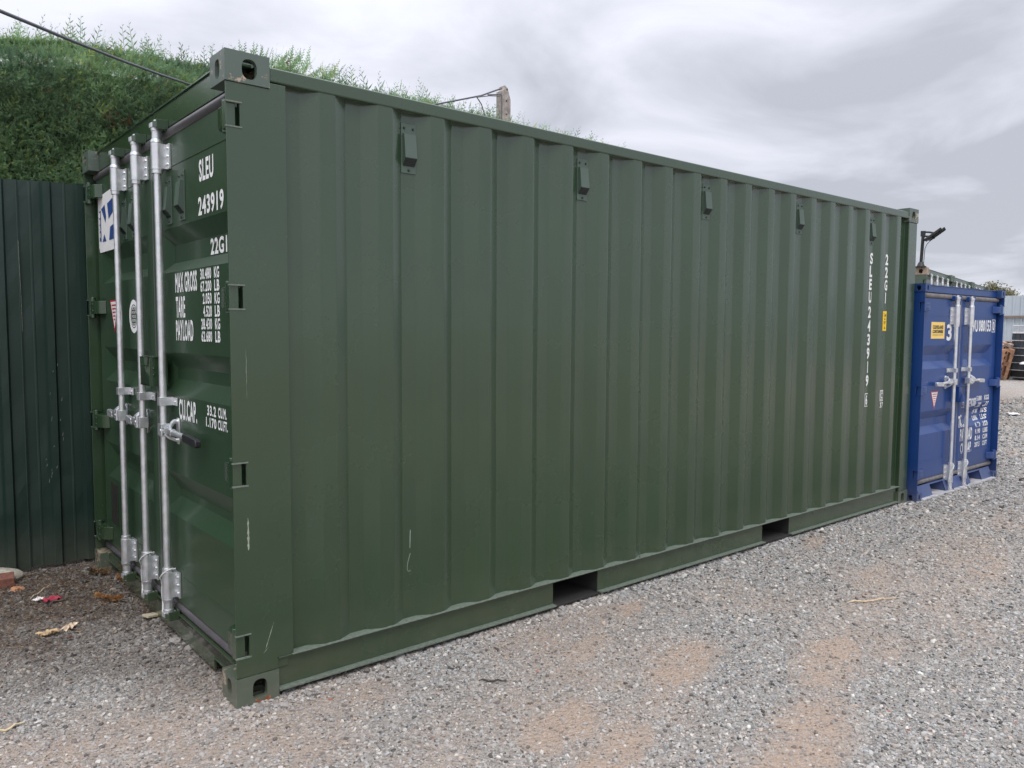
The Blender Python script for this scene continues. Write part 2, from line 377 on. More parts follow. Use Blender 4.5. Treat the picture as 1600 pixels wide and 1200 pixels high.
def locking_rod(root, P, yr, side, hz, G, green, cord=False, grip=False, flange=-1):
    """one galvanised door bar with its brackets. side: +1/-1 = way the handle points along y"""
    H = P['H']; r = 0.0170*P['rs']; rs = P['rs']; xr = P['xr']
    zt, zb = P['z_rod_top'], P['z_rod_bot']
    m = MB(); m.cyl((xr, yr, zb), (xr, yr, zt), r, n=20)
    rod = m.build('locking_rod', G, root)
    (s0, s1), (b0, b1) = P['sleeve_top'], P['sleeve_bot']
    f = flange
    for (a, b, up) in ((s0, s1, 1), (b0, b1, -1)):
        m = MB(); m.cyl((xr, yr, a), (xr, yr, b), 0.0270*rs, n=20)
        m.box(xr+0.0, P['xd']-0.001, yr-0.0262*rs, yr+0.0262*rs, a+0.004, b-0.004)
        fy = sorted((yr+f*0.020*rs, yr+f*0.060*rs)); m.box(P['xd']-0.010, P['xd']-0.001, fy[0], fy[1], a+0.003, b-0.003)
        for k in range(3):
            z = a + (b-a)*(0.2+0.3*k); m.cyl((P['xd']-0.017, yr+f*0.043*rs, z), (P['xd']-0.009, yr+f*0.043*rs, z), 0.0065*rs, n=8)
        e = b if up > 0 else a; o = a if up > 0 else b
        m.cyl((xr, yr, o-up*0.018), (xr, yr, o+up*0.002), 0.0245*rs, n=20)
        m.build('rod_bracket', G, rod, bev=0.0012)
        m = MB()
        m.cyl((xr, yr, e+up*0.001), (xr, yr, e+up*0.018), 0.0285*rs, 0.0245*rs, n=20)
        m.cyl((xr, yr, e+up*0.016), (xr, yr, e+up*0.058), 0.0215*rs, n=20)
        m.cyl((xr, yr, e+up*0.054), (xr, yr, e+up*0.070), 0.0245*rs, n=16)
        zz0 = e+up*0.066; zlo, zhi = sorted((zz0, zz0+up*0.030))
        m.box(xr-0.012, xr+0.030*rs, yr-0.014, yr+0.014, zlo, zhi)
        m.prism([(xr-0.026, yr-0.014), (xr-0.004, yr-0.038), (xr+0.014, yr-0.030), (xr+0.010, yr+0.030), (xr-0.012, yr+0.038), (xr-0.028, yr+0.018)], 2, zlo+0.004, zhi-0.004)
        m.cyl((xr, yr, zz0+up*0.028), (xr, yr, zz0+up*0.042), 0.012, n=12)
        m.build('rod_cam', G, rod, bev=0.0015)
        m = MB()
        kz = zz0+up*0.014; xk = P['xh']
        m.box(xk-0.005, xk-0.0005, yr-0.058, yr+0.050, kz-0.026, kz+0.026)
        m.box(xk-0.052, xk-0.004, yr-0.056, yr-0.042, kz-0.022, kz+0.022)
        m.box(xk-0.030, xk-0.004, yr+0.032, yr+0.044, kz-0.018, kz+0.018)
        m.prism([(xk-0.050, yr-0.056), (xk-0.064, yr-0.030), (xk-0.056, yr-0.022), (xk-0.044, yr-0.044)], 2, kz-0.014, kz+0.014)
        m.build('cam_keeper', green if P.get('keeper_green', True) else G, rod, bev=0.0012)
    # mid clamp
    zc = P['z_clamp']
    m = MB(); m.box(xr-0.0225*rs, P['xd']-0.001, yr-0.0225*rs, yr+0.0225*rs, zc-0.020, zc+0.020)
    fy = sorted((yr+f*0.022*rs, yr+f*0.082*rs)); m.box(P['xd']-0.009, P['xd']-0.001, fy[0], fy[1], zc-0.020, zc+0.020)
    m.cyl((P['xd']-0.016, yr+f*0.062*rs, zc), (P['xd']-0.008, yr+f*0.062*rs, zc), 0.007*rs, n=8)
    m.build('rod_clamp', G, rod, bev=0.002)
    # handle
    zh = hz; s = side
    m = MB()
    m.box(xr-0.024, xr+0.022, yr-0.021, yr+0.021, zh-0.028, zh+0.028)
    ya_, yb_ = yr+s*0.018, yr+s*0.052
    m.box(xr-0.028, xr-0.021, min(ya_, yb_)-0.0, max(ya_, yb_), zh-0.030, zh+0.030)
    m.box(xr+0.013, xr+0.019, min(ya_, yb_), max(ya_, yb_), zh-0.030, zh+0.030)
    m.cyl((xr-0.031, yr+s*0.040, zh), (xr+0.022, yr+s*0.040, zh), 0.008, n=10)
    ln = P['handle_len'] if grip else P.get('lever_len', 0.30); cat = P['catch']
    m.box(xr-0.018, xr+0.008, min(yr+s*0.03, yr+s*0.16), max(yr+s*0.03, yr+s*0.16), zh-0.012, zh+0.014)
    m.tube([(xr-0.004, yr+s*0.15, zh), (xr-0.002, yr+s*(ln*0.55), zh-0.004), (xr+0.000, yr+s*(ln*0.7), zh-0.010)], [0.014, 0.013, 0.012], n=10)
    m.build('handle_hub', G, rod, bev=0.0015)
    m = MB()
    ca = yr+s*P['catch']
    # swan-neck catch on its plate
    m.prism([(ca-0.014, zh-0.066), (ca+0.014, zh-0.066), (ca+0.021, zh-0.045), (ca+0.021, zh+0.045), (ca+0.012, zh+0.060), (ca-0.012, zh+0.060), (ca-0.021, zh+0.045), (ca-0.021, zh-0.045)], 0, P['xd']-0.008, P['xd']-0.001)
    m.cyl((P['xd']-0.022, ca, zh+0.044), (P['xd']-0.006, ca, zh+0.044), 0.011, n=12)
    m.cyl((P['xd']-0.018, ca, zh-0.046), (P['xd']-0.006, ca, zh-0.046), 0.009, n=10)
    m.tube([(P['xd']-0.020, ca, zh+0.048), (xr+0.012, ca+s*0.012, zh+0.040), (xr-0.006, ca+s*0.030, zh+0.022), (xr-0.010, ca+s*0.055, zh+0.010)], [0.010, 0.010, 0.010, 0.008], n=8)
    m.tube([(P['xd']-0.016, ca, zh-0.046), (xr-0.002, ca, zh-0.030), (xr-0.018, ca-s*0.004, zh-0.014)], 0.008, n=8)
    m.build('handle_catch', G, rod, bev=0.001)
    m = MB()
    y0_, y1_ = yr+s*(ln*0.62), yr+s*ln
    m.prism([(min(y0_, y1_), zh-0.026+ (0.0)), (min(y0_, y1_)+0.01, zh-0.034), (max(y0_, y1_)-0.012, zh-0.026), (max(y0_, y1_), zh-0.016), (max(y0_, y1_), zh+0.004), (max(y0_, y1_)-0.01, zh+0.012), (min(y0_, y1_)+0.01, zh+0.004), (min(y0_, y1_), zh-0.006)], 0, xr-0.014, xr+0.012)
    m.build('handle_grip' if grip else 'handle_lever', M['black'] if grip else G, rod, bev=0.005)
    if cord:
        m = MB(); zt2 = b1; pts = []
        A = [(xr-0.012, yr-0.031, zt2+0.012), (xr-0.030, yr-0.012, zt2-0.008), (xr-0.034, yr+0.012, zt2-0.030), (xr-0.020, yr+0.036, zt2-0.052),
             (xr-0.014, yr+0.046, zt2-0.09), (xr-0.013, yr+0.050, zt2-0.14), (xr-0.014, yr+0.046, zt2-0.185), (xr-0.018, yr+0.040, zt2-0.215), (xr-0.02, yr+0.030, zt2-0.228),
             (xr-0.018, yr+0.022, zt2-0.215), (xr-0.016, yr+0.028, zt2-0.180), (xr-0.018, yr+0.040, zt2-0.120), (xr-0.018, yr+0.036, zt2-0.06)]
        for i in range(len(A)-1):
            for t in (0, 0.33, 0.66): pts.append(Vector(A[i]).lerp(Vector(A[i+1]), t) + Vector((0, random.uniform(-1, 1)*0.0012, 0)))
        m.tube(pts, 0.0034, n=6)
        m.tube([(xr+0.03, yr-0.026, zt2+0.014), (xr+0.004, yr-0.034, zt2+0.018), (xr-0.012, yr-0.031, zt2+0.012)], 0.0034, n=6)
        m.build('seal_cord', M['cord'], rod)
    return rod

def vent(root, O, U, V, mat_, s=1.0, h=0.21):
    """small hooded vent: O = centre on the surface"""
    O, U, V = Vector(O), Vector(U), Vector(V); Nn = U.cross(V)
    T = Matrix((( U.x, V.x, Nn.x, O.x), (U.y, V.y, Nn.y, O.y), (U.z, V.z, Nn.z, O.z), (0, 0, 0, 1)))
    def tb(m, a): m.v = [tuple(T @ Vector(v)) for v in m.v]; return m
    w = 0.036*s; hh = h/2
    m = MB(); m.box(-w, w, -hh, hh, 0, 0.005); pl = tb(m, 0).build('vent', mat_, root, bev=0.001)
    m = MB(); z1 = 0.028*s
    # hood: open wedge at bottom
    q = w*0.80; y0, y1, y2 = hh-0.046, -hh+0.066, -hh+0.030
    m.add([(-q, y0, .002), (q, y0, .002), (-q, y0-.003, z1*0.62), (q, y0-.003, z1*0.62), (-q, y1, z1), (q, y1, z1), (-q, y2, .002), (q, y2, .002)],
          [(0, 2, 3, 1), (2, 4, 5, 3), (0, 6, 4, 2), (1, 3, 5, 7)])
    hd_ = tb(m, 0).build('vent_hood', mat_, pl, smooth=0)
    m = MB(); m.add([(-q, y1, z1-.001), (q, y1, z1-.001), (q, y2, .002), (-q, y2, .002)], [(0, 1, 2, 3)])
    for i in range(6):
        a, b = y1+(y2-y1)*(i+.3)/6, y1+(y2-y1)*(i+.6)/6; za, zb = z1+(.002-z1)*(i+.3)/6, z1+(.002-z1)*(i+.6)/6
        m.box(-q, q, b, a, zb-0.001, za+0.002)
    tb(m, 0).build('vent_grille', M['grille'], hd_, smooth=0)
    for (x, y) in ((-w*0.6, hh-0.022), (w*0.6, hh-0.022), (0, -hh+0.014)):
        m = MB(); m.cyl((x, y, 0.003), (x, y, 0.011), 0.0062*s, 0.004*s, n=8); tb(m, 0).build('rivet', M['grille'], pl)
    return pl

def container(name, P, loc, rz, label, group=None):
    W_, L_, H = P['W'], P['L'], P['H']; g = P['paint']; gw = P.get('worn', g); G = M['galv']
    cl, cw, ch = P['cast']; xd, xh = P['xd'], P['xh']
    gd = P.get('door_paint', g)
    root = thing(name, loc, label, 'shipping container', rz, group)
    # castings
    for xo in (-1, 1):
        for yo in (-1, 1):
            for top in (0, 1):
                m = MB(); casting(m, 0 if xo < 0 else L_, 0 if yo < 0 else W_, xo, yo, H-ch if top else 0, ch, cl, cw, top)
                mm = P.get('top_cast', gw) if top else gw
                if P.get('odd_cast') == (xo, yo, top): mm = M['rusty']
                m.build('corner_casting', mm, root, smooth=0)
    # door-end posts with the hinge notches
    pw = P['pw']; zr = P['rail_z1']; nz_ = P['hinges']; nh = P['notch']
    for sgn in (-1, 1):
        a, b = (0.005, 0.013) if sgn < 0 else (W_-0.013, W_-0.005)
        poly = [(0.003, ch+0.001)]
        for z in nz_: poly += [(0.003, z-nh/2), (nh*0.63, z-nh/2), (nh*0.63, z+nh/2), (0.003, z+nh/2)]
        poly += [(0.003, H-ch-0.001), (cl, H-ch-0.001), (cl, P['trail_z0']-0.004), (pw, P['trail_z0']-0.004), (pw, zr), (cl-0.001, zr), (cl-0.001, ch+0.001)]
        m = MB(); m.prism(poly, 1, a, b)
        q0, q1 = (0.013, 0.055) if sgn < 0 else (W_-0.055, W_-0.013)
        m.box(0.105, pw-0.02, q0, q1, ch, H-ch)
        q0, q1 = (0.0131, 0.024) if sgn < 0 else (W_-0.024, W_-0.0131)
        m.box(0.085, 0.105, q0, q1, ch, H-ch)
        m.build('corner_post', g, root, bev=0.0025)
    for sgn in (-1, 1):
        yy = (0.0015, 0.012) if sgn < 0 else (W_-0.012, W_-0.0015)
        for z in nz_:
            for q in (-1, 1):
                m = MB(); zc = z+q*(nh/2+0.002); m.box(0.0005, nh*0.63+0.008, *yy, zc-0.0028, zc+0.0028); m.build('notch_weld', M['ledge'] if P is PG else g, root)
    for sgn in (-1, 1):                                      # rear posts
        a, b = (0.005, 0.09) if sgn < 0 else (W_-0.09, W_-0.005)
        m = MB(); m.box(L_-min(0.165, cl), L_-0.005, a, b, ch, H-ch); m.build('corner_post', g, root, bev=0.006)
    # hinges
    for sgn in (-1, 1):
        for z in nz_:
            hh = nh*0.62; m = MB()
            yo = 0.014 if sgn < 0 else W_-0.014
            Y = lambda d: yo - sgn*d
            ylo, yhi = sorted((Y(0.0), Y(0.040))); m.box(0.006, 0.044, ylo, yhi, z-hh, z+hh)
            e_ = 1.0 if sgn > 0 else 0.80
            pl = [(0.010, Y(0.030)), (0.012, Y(0.13*e_)), (0.030, Y(0.175*e_)), (xd-0.0005, Y(0.20*e_)), (xd-0.0005, Y(0.03))]
            m.prism(pl, 2, z-hh*0.72, z+hh*0.72)
            m.cyl((0.024, Y(0.045), z-hh*1.15), (0.024, Y(0.045), z+hh*1.15), 0.016, n=12)
            if sgn > 0:
                for k in (-1, 1): m.box(0.0075, 0.0145, *sorted((Y(0.05), Y(0.10))), z+k*hh*0.34-0.006, z+k*hh*0.34+0.006)
            m.build('hinge', g, root, bev=0.004)
    # rails
    z0t, z1t = P['trail_z0'], P['trail_z1']
    for a, b in ((0.004, 0.064), (W_-0.064, W_-0.004)):
        m = MB(); m.box(cl, L_-cl, a, b, z0t, z1t); m.build('top_rail', g, root, bev=0.008)
    z0b = P['rail_z0']; pk = P['pockets']
    for sgn in (-1, 1):
        Y = (lambda d: d) if sgn < 0 else (lambda d: W_-d)
        m = MB(); y_ = lambda a, b: sorted((Y(a), Y(b)))
        m.box(cl, L_-cl, *y_(0.003, 0.065), zr-0.008, zr)
        edges = [cl] + [e for p in pk for e in p] + [L_-cl]
        for i in range(0, len(edges), 2):
            m.box(edges[i], edges[i+1], *y_(0.022, 0.028), z0b+0.006, zr-0.008)
        m.build('bottom_rail', g, root, bev=0.0015)
        for i in range(0, len(edges), 2):
            m = MB(); m.box(edges[i], edges[i+1], *y_(-0.010, 0.040), z0b-0.001, z0b+0.006); m.build('rail_lip', M['ledge'] if P is PG else g, root)
    for (a, b) in pk:
        m = MB(); m.box(a-0.006, a, 0.029, W_-0.029, z0b, zr-0.008); m.box(b, b+0.006, 0.029, W_-0.029, z0b, zr-0.008)
        m.box(a, b, 0.029, W_-0.029, zr-0.020, zr-0.010); m.box(a-0.006, b+0.006, 0.010, W_-0.010, z0b-0.012, z0b-0.002)
        m.build('fork_pocket', M['dark'], root)
    x = 0.45
    while x < L_-0.3:
        if not any(a-0.1 < x < b+0.1 for a, b in pk): m = MB(); m.box(x-0.03, x+0.03, 0.03, W_-0.03, z0b+0.01, zr-0.01); m.build('cross_member', M['dark'], root)
        x += 0.3
    m = MB(); m.box(0.13, L_-0.05, 0.05, W_-0.05, zr-0.006, zr+0.02)
    m.build('floor', M['dark'], root)
    # side, rear, roof panels
    E = P['E']
    for sgn in (-1, 1):
        m = MB(); corrugated(m, pw-0.02, L_-min(0.165, cl)+0.02, E, zr, z0t+0.01, 0.009, seed=3.3+sgn)
        if sgn > 0: m.v = [(x, W_-y, z) for x, y, z in m.v]
        m.build('side_panel', g, root, smooth=50, merge=False)
    m = MB(); corrugated(m, 0.06, W_-0.06, 0.3, zr, z0t+0.02, 0.02, seed=8)
    m.v = [(L_-y, x, z) for x, y, z in m.v]; m.build('rear_panel', g, root, smooth=50, merge=False)
    for q0, q1 in ((H-0.10, H-0.02), (0.03, zr)):
        m = MB(); m.box(L_-0.06, L_-0.008, cw, W_-cw, q0, q1); m.build('end_rail', g, root, bev=0.004)
    m = MB(); corrugated(m, 0.03, W_-0.03, 0.0, 0.14, L_-0.14, 0.0, per=0.209, depth=0.02, flat=0.06, slope=0.02, nz=2, wav=0)
    m.v = [(z, x, P['roof_z']-y) for x, y, z in m.v]; m.build('roof', g, root, smooth=50, merge=False)
    # header and sill
    m = MB(); m.box(xh, xh+0.06, cw-0.002, W_-cw+0.002, P['header_z0'], H-0.010); m.box(xh-0.008, xh+0.07, cw, W_-cw, H-0.010, H-0.004)
    m.box(xh+0.02, xh+0.06, 0.02, W_-0.02, P['header_z0'], H-ch); m.box(xh+0.03, 0.25, cw*0.6, W_-cw*0.6, H-0.022, H-0.012)
    m.build('door_header', g, root, bev=0.004)
    m = MB(); zs = P['sill_z1']
    if P['sill'] == 'notched':
        c0, c1 = cw+0.004, 0.40
        poly = [(c1, 0.012), (c1, 0.066), (c0, 0.066), (c0, zs), (W_-c0, zs), (W_-c0, 0.066), (W_-c1, 0.066), (W_-c1, 0.012)]
        m.prism(poly, 0, xh-0.008, xh+0.004); m.box(xh-0.008, xh+0.05, c0, W_-c0, zs, zs+0.008)
        m.box(xh-0.012, xh+0.004, c0, c1, 0.066, 0.072); m.box(xh-0.012, xh+0.004, W_-c1, W_-c0, 0.066, 0.072)
        m.build('door_sill', g, root, bev=0.002)
    else:
        # leaning sill plate with fork openings, standing on a dusty foot plate
        def sx(z): return 0.012 + (xh-0.012)*(z-0.018)/(zs-0.018)
        ed = [cw*0.9] + [e_ for p in P['fork'] for e_ in p] + [W_-cw*0.9]
        for i in range(0, len(ed), 2):
            a, b = ed[i], ed[i+1]
            v = [(sx(.018), a, .018), (sx(.018), b, .018), (sx(zs), b, zs), (sx(zs), a, zs)]
            m.add(v + [(x+0.006, y, z) for x, y, z in v], [(0, 1, 2, 3), (7, 6, 5, 4), (0, 4, 5, 1), (1, 5, 6, 2), (2, 6, 7, 3), (3, 7, 4, 0)])
            for yy in (a, b): m.add([(sx(.018), yy, .018), (sx(zs), yy, zs), (xh+0.25, yy, zs), (xh+0.25, yy, .018)], [(0, 1, 2, 3)])
        for a, b in P['fork']:
            v = [(sx(zs-.012), a, zs-.012), (sx(zs-.012), b, zs-.012), (sx(zs), b, zs), (sx(zs), a, zs)]
            m.add(v + [(x+0.006, y, z) for x, y, z in v], [(0, 1, 2, 3), (7, 6, 5, 4), (0, 4, 5, 1), (1, 5, 6, 2), (2, 6, 7, 3), (3, 7, 4, 0)])
            m.box(xh+0.02, 0.5, a, b, zs-0.006, zs)
        m.build('door_sill', g, root, smooth=0)
        m = MB(); m.box(-0.022, 0.30, cw*0.9, W_-cw*0.9, 0.004, 0.020); m.build('foot_plate', M['dusty'], root, bev=0.003)
    # doors
    z0d, z1d = P['door_z']; yc = W_/2; xd = P['xd']
    rub = P.get('rubber', M['rubber'])
    for z in (P['gask'][0], P['gask'][1]):
        m = MB(); q = 0.010 if z > 1 else 0.017; m.tube([(xd+q, 0.03, z), (xd+q, W_-0.03, z)], 0.0235, n=16); m.build('gasket', rub, root)
    for y, q0, q1 in ((0.043, 0.006, 0.010), (W_-0.043, 0.006, 0.010), (yc, 0.001, 0.016)):
        m = MB(); m.box(xd+q0, xd+0.03, y-q1, y+q1, P['gask'][0], P['gask'][1]); m.build('gasket', rub, root)
    D = P['rec_d']; doors = []
    for k, (y0, y1) in enumerate(((0.052, yc-0.010), (yc+0.010, W_-0.052))):
        ya, yb = y0+P['rec_in'], y1-P['rec_in']
        m = MB(); door_leaf(m, xd, y0, y1, z0d, z1d, P['rec'], D, ya, yb, P['rec_e'])
        for z in P['seams']: m.box(xd-0.0025, xd+0.001, ya-0.02, yb+0.02, z-0.0025, z+0.0025)
        doors.append((m.build('door', gd, root, smooth=12), y0, y1, ya, yb))
    def dfn(p):
        for (_, y0, y1, ya, yb) in doors:
            if y0 <= p.y <= y1: return recess_depth(p.y, p.z, P['rec'], D, ya, yb, P['rec_e'])
        return 0.0
    for (yr, side, grip, cord) in P['rods']:
        locking_rod(root, P, yr, side, P['z_handle'], G, P.get('keeper', g), cord, grip, P.get('flange', -1))
    if P.get('lockbox'):
        a, b, z0, z1, x0 = P['lockbox']; m = MB()
        m.box(x0, x0+0.006, a, b, z0, z1); m.box(x0, xd-0.001, a, a+0.006, z0, z1); m.box(x0, xd-0.001, b-0.006, b, z0, z1)
        m.box(x0, xd-0.001, a, b, z1-0.045, z1-0.040); m.box(x0+0.012, xd-0.001, a-0.006, b+0.006, z1-0.004, z1+0.004)
        for z in (z0+0.055, z0+0.085): m.cyl((x0+0.018, a-0.006, z), (x0+0.018, a+0.003, z), 0.006, n=8)
        m.build('lock_box', g, root, bev=0.003)
    root['dfn'] = 0; del root['dfn']
    return root, dfn, doors
U_D, V_Z = (0, -1, 0), (0, 0, 1)           # door face axes (reading left to right)
def door_text(root, dfn, xd, rows, name='lettering', mt=None, bold=0.03):
    m = MB()
    for (body, yl, yr, zb, zt) in rows:
        vs, fs = text_mesh(body, bold)
        # cut long glyphs at every recess crease by refining rows
        P0 = [(yl + (yr-yl)*x, zb + (zt-zb)*y) for x, y in vs]
        m.add([(xd + dfn(Vector((0, y, z))) - 0.0016, y, z) for y, z in P0], fs)
    me = m.build(name, mt or M['white'], root, smooth=0)
    return me
def surf_poly(root, dfn, xd, poly, name, mt, lift=0.0012, th=0.0011, nseg=1, label=None):
    """flat sticker following the door: outline in (y,z)"""
    m = MB(); n = len(poly)
    x = lambda p, l: xd + dfn(Vector((0, p[0], p[1]))) - l
    m.add([(x(p, lift), p[0], p[1]) for p in poly] + [(x(p, lift-th), p[0], p[1]) for p in poly],
          [tuple(range(n)), tuple(range(n, 2*n))[::-1]] + [(i, n+i, n+(i+1) % n, (i+1) % n) for i in range(n)])
    return m.build(name, mt, root, smooth=0, label=label)

# ============================================================ MAIN GREEN CONTAINER
PG = dict(door_paint=M['door_green'], top_cast=M['casting_green'], W=2.438, L=6.058, H=2.591, cast=(0.178, 0.162, 0.118), paint=M['green'], worn=M['green_worn'], xd=0.064, xh=0.056, xr=0.018, rs=1.0,
          pw=0.245, rail_z0=0.028, rail_z1=0.166, trail_z0=2.500, trail_z1=2.558, hinges=[0.248, 0.948, 1.650, 2.350], notch=0.090,
          pockets=[(1.750, 2.098), (3.780, 4.132)], E=0.463, roof_z=2.572, header_z0=2.474, sill_z1=0.112, sill='notched',
          door_z=(0.172, 2.428), gask=(0.143, 2.452), rec=[(0.605, 0.690, 0.728, 0.820), (1.205, 1.278, 1.335, 1.410), (1.795, 1.845, 1.930, 2.005)],
          rec_d=0.040, rec_in=0.095, rec_e=0.115, seams=[0.311, 2.292], z_rod_top=2.47, z_rod_bot=0.125, sleeve_top=(2.278, 2.402), sleeve_bot=(0.196, 0.330),
          z_clamp=1.172, z_handle=1.035, handle_len=0.50, catch=0.085, rods=[(0.952, -1, True, True), (1.315, 1, False, True), (1.730, 1, False, False)],
          lockbox=(1.020, 1.190, 1.243, 1.385, -0.022))
gc, gdf, gdoors = container('shipping_container', PG, (0, 0, 0), 0,
    'large dark green shipping container with white lettering and five side vents, filling the middle')
rows = [('SLEU', 0.500, 0.322, 2.163, 2.258), ('243919', 0.520, 0.210, 2.018, 2.100), ('22G1', 0.490, 0.290, 1.850, 1.922),
        ('MAX GROSS', 0.868, 0.560, 1.694, 1.787), ('TARE', 0.866, 0.732, 1.577, 1.676), ('PAYLOAD', 0.872, 0.624, 1.468, 1.566),
        ('30.480', 0.514, 0.376, 1.741, 1.789), ('67.200', 0.514, 0.376, 1.687, 1.735), ('2.050', 0.488, 0.376, 1.633, 1.681), ('4.520', 0.484, 0.376, 1.577, 1.626), ('28.430', 0.514, 0.378, 1.522, 1.571), ('62.680', 0.514, 0.380, 1.468, 1.516)]
for i, u in enumerate(('KG', 'LB')*3): rows.append((u, 0.340, 0.280, 1.741-0.0546*i, 1.789-0.0546*i))
rows += [('CU.CAP.', 0.856, 0.600, 1.092, 1.190), ('33.2', 0.462, 0.352, 1.144, 1.190), ('CU.M.', 0.325, 0.226, 1.144, 1.190), ('1.170', 0.480, 0.350, 1.092, 1.136), ('CU.FT.', 0.330, 0.215, 1.092, 1.136)]
for q0, q1 in ((0, 1), (1, 2), (2, 3), (3, 6), (6, 12), (12, 18), (18, 19), (19, 23)): door_text(gc, gdf, PG['xd'], rows[q0:q1], bold=0.030)
# stickers on the far door leaf
lg = surf_poly(gc, lambda p: 0, PG['xd']-0.0, [(2.345, 2.018), (2.322, 1.985), (1.855, 1.985), (1.880, 2.018), (1.880, 2.345), (2.345, 2.322)], 'logo_sticker', M['sticker'], lift=0.003, label='white sticker with navy blue letter shapes')
def on(root, polys, name, mt, x, lift):
    m = MB()
    for p in polys: m.add([(x-lift, y, z) for y, z in p], [tuple(range(len(p)))])
    return m.build(name, mt, root, smooth=0)
on(lg, [[(2.318, 2.232), (2.318, 2.055), (2.280, 2.050), (2.280, 2.240)], [(2.262, 2.243), (2.180, 2.262), (2.150, 2.190), (2.168, 2.155)],
        [(2.250, 2.045), (2.160, 2.045), (2.205, 2.090)], [(2.115, 2.262), (1.99, 2.28), (1.99, 2.20), (2.09, 2.17)], [(2.09, 2.045), (1.98, 2.045), (1.98, 2.13), (2.06, 2.12)],
        [(1.955, 2.282), (1.905, 2.288), (1.905, 2.08), (1.955, 2.08)]], 'logo_print', M['navy'], PG['xd'], 0.0045)
m = MB()
for i, ch_ in enumerate('1850'):
    vs, fs = text_mesh(ch_, 0.03); m.add([(PG['xd']-0.0060, 2.312-0.026*x, 2.195-0.040*i+0.030*y) for x, y in vs], fs)
m.build('logo_lettering', M['sticker'], lg, smooth=0)
wt = surf_poly(gc, lambda p: 0, PG['xd'], [(2.130, 1.690), (1.930, 1.690), (2.030, 1.500)], 'warning_sticker', M['red'], lift=0.0016, label='white triangle sticker with red border')
on(wt, [[(2.108, 1.680), (1.952, 1.680), (2.030, 1.522)]], 'sticker_face', M['sticker'], PG['xd'], 0.0026)
m = MB()
for k, (w_, z) in enumerate(((0.10, 1.655), (0.085, 1.634), (0.066, 1.613), (0.048, 1.592), (0.03, 1.571))): m.add([(PG['xd']-0.0035, 2.03+w_/2, z), (PG['xd']-0.0035, 2.03-w_/2, z), (PG['xd']-0.0035, 2.03-w_/2, z+0.009), (PG['xd']-0.0035, 2.03+w_/2, z+0.009)], [(0, 1, 2, 3)])
m.build('sticker_print', M['red'], wt, smooth=0)
def ring(cy, cz, ro, ri, x, n=32, sx=1.0):
    vs = [(x, cy+sx*r*math.cos(2*math.pi*i/n), cz+r*math.sin(2*math.pi*i/n)) for r in (ro, ri) for i in range(n)]
    return vs, [(i, (i+1) % n, n+(i+1) % n, n+i) for i in range(n)]
m = MB(); m.add(*ring(1.610, 1.590, 0.092, 0.066, PG['xd']-0.0018)); m.add(*ring(1.610, 1.590, 0.060, 0.054, PG['xd']-0.0018))
for r_ in range(-2, 3):
    vs, fs = text_mesh('HEHS'[abs(r_) % 3:] , 0.02) if False else text_mesh('IIOII', 0.01)
    m.add([(PG['xd']-0.0018, 1.648-0.076*x, 1.582+0.022*r_+0.016*y) for x, y in vs], fs)
m.build('approval_seal', M['white'], gc, smooth=0, label='round white seal printed on the door')
m = MB(); m.box(PG['xd']-0.003, PG['xd']-0.0005, 2.075, 2.235, 0.320, 0.575); m.build('data_plate', M['plate'], gc, bev=0.001)
for y in (0.735, 0.925): vent(gc, (PG['xd']-0.0005, y, 2.135), U_D, V_Z, M['vent_green'], 1.1, 0.225)
for y in (1.545, 1.735): vent(gc, (PG['xd']-0.0005, y, 2.130), U_D, V_Z, M['vent_green'], 1.1, 0.225)
# side vents in the recesses, lettering, tag
rc = lambda k: PG['E'] + 0.278*k + 0.068 + 0.035
for k in (1, 5, 9, 13, 17): vent(gc, (rc(k), 0.0445, 2.345), (1, 0, 0), V_Z, M['vent_green'], 1.08, 0.222)
YS = 0.0440
m = MB(); xc = rc(17)+0.018; z = 2.166
def side_char(m, c, xc, zt, w, h, bold=0.01):
    vs, fs = text_mesh(c, bold); w_ = w*(0.25 if c in '1I' else 1)
    m.add([(xc-w_/2+w_*x, YS-0.0012, zt-h+h*y) for x, y in vs], fs)
def frame(m, x0, x1, z0, z1, t, y=YS-0.0012):
    for a, b, c, d in ((x0, x1, z0, z0+t), (x0, x1, z1-t, z1), (x0, x0+t, z0+t, z1-t), (x1-t, x1, z0+t, z1-t)):
        m.add([(a, y, c), (b, y, c), (b, y, d), (a, y, d)], [(0, 1, 2, 3)])
for i, c in enumerate('SLEU'): side_char(m, c, xc, 2.172-0.106*i, 0.050, 0.091, 0.036)
for i, c in enumerate('243919'): side_char(m, c, xc, 1.735-0.1135*i, 0.048, 0.095, 0.036)
m.build('side_lettering', M['white'], gc, smooth=0); m = MB(); frame(m, xc-0.030, xc+0.030, 0.905, 1.015, 0.006); side_char(m, '6', xc, 1.004, 0.030, 0.086, 0.035)
m.build('side_lettering', M['white'], gc, smooth=0); m = MB()
xc2 = rc(18)+0.012
for i, c in enumerate('22G1'): side_char(m, c, xc2, 2.178-0.107*i, 0.050, 0.091, 0.036)
m.build('side_lettering', M['white'], gc, smooth=0); m = MB()
frame(m, xc2-0.034, xc2+0.034, 0.935, 1.030, 0.006); frame(m, xc2-0.024, xc2+0.024, 0.947, 1.018, 0.004); side_char(m, 'C', xc2, 1.010, 0.026, 0.054, 0.03)
side_char(m, '3', xc2-0.016, 0.925, 0.022, 0.046, 0.03); side_char(m, '7', xc2+0.014, 0.925, 0.022, 0.046, 0.03)
m.build('side_lettering', M['white'], gc, smooth=0)
m = MB(); m.box(xc2-0.034, xc2+0.034, YS-0.003, YS-0.0005, 1.533, 1.700); tg = m.build('height_sticker', M['yellow'], gc, bev=0.004, label='yellow height sticker')
m = MB()
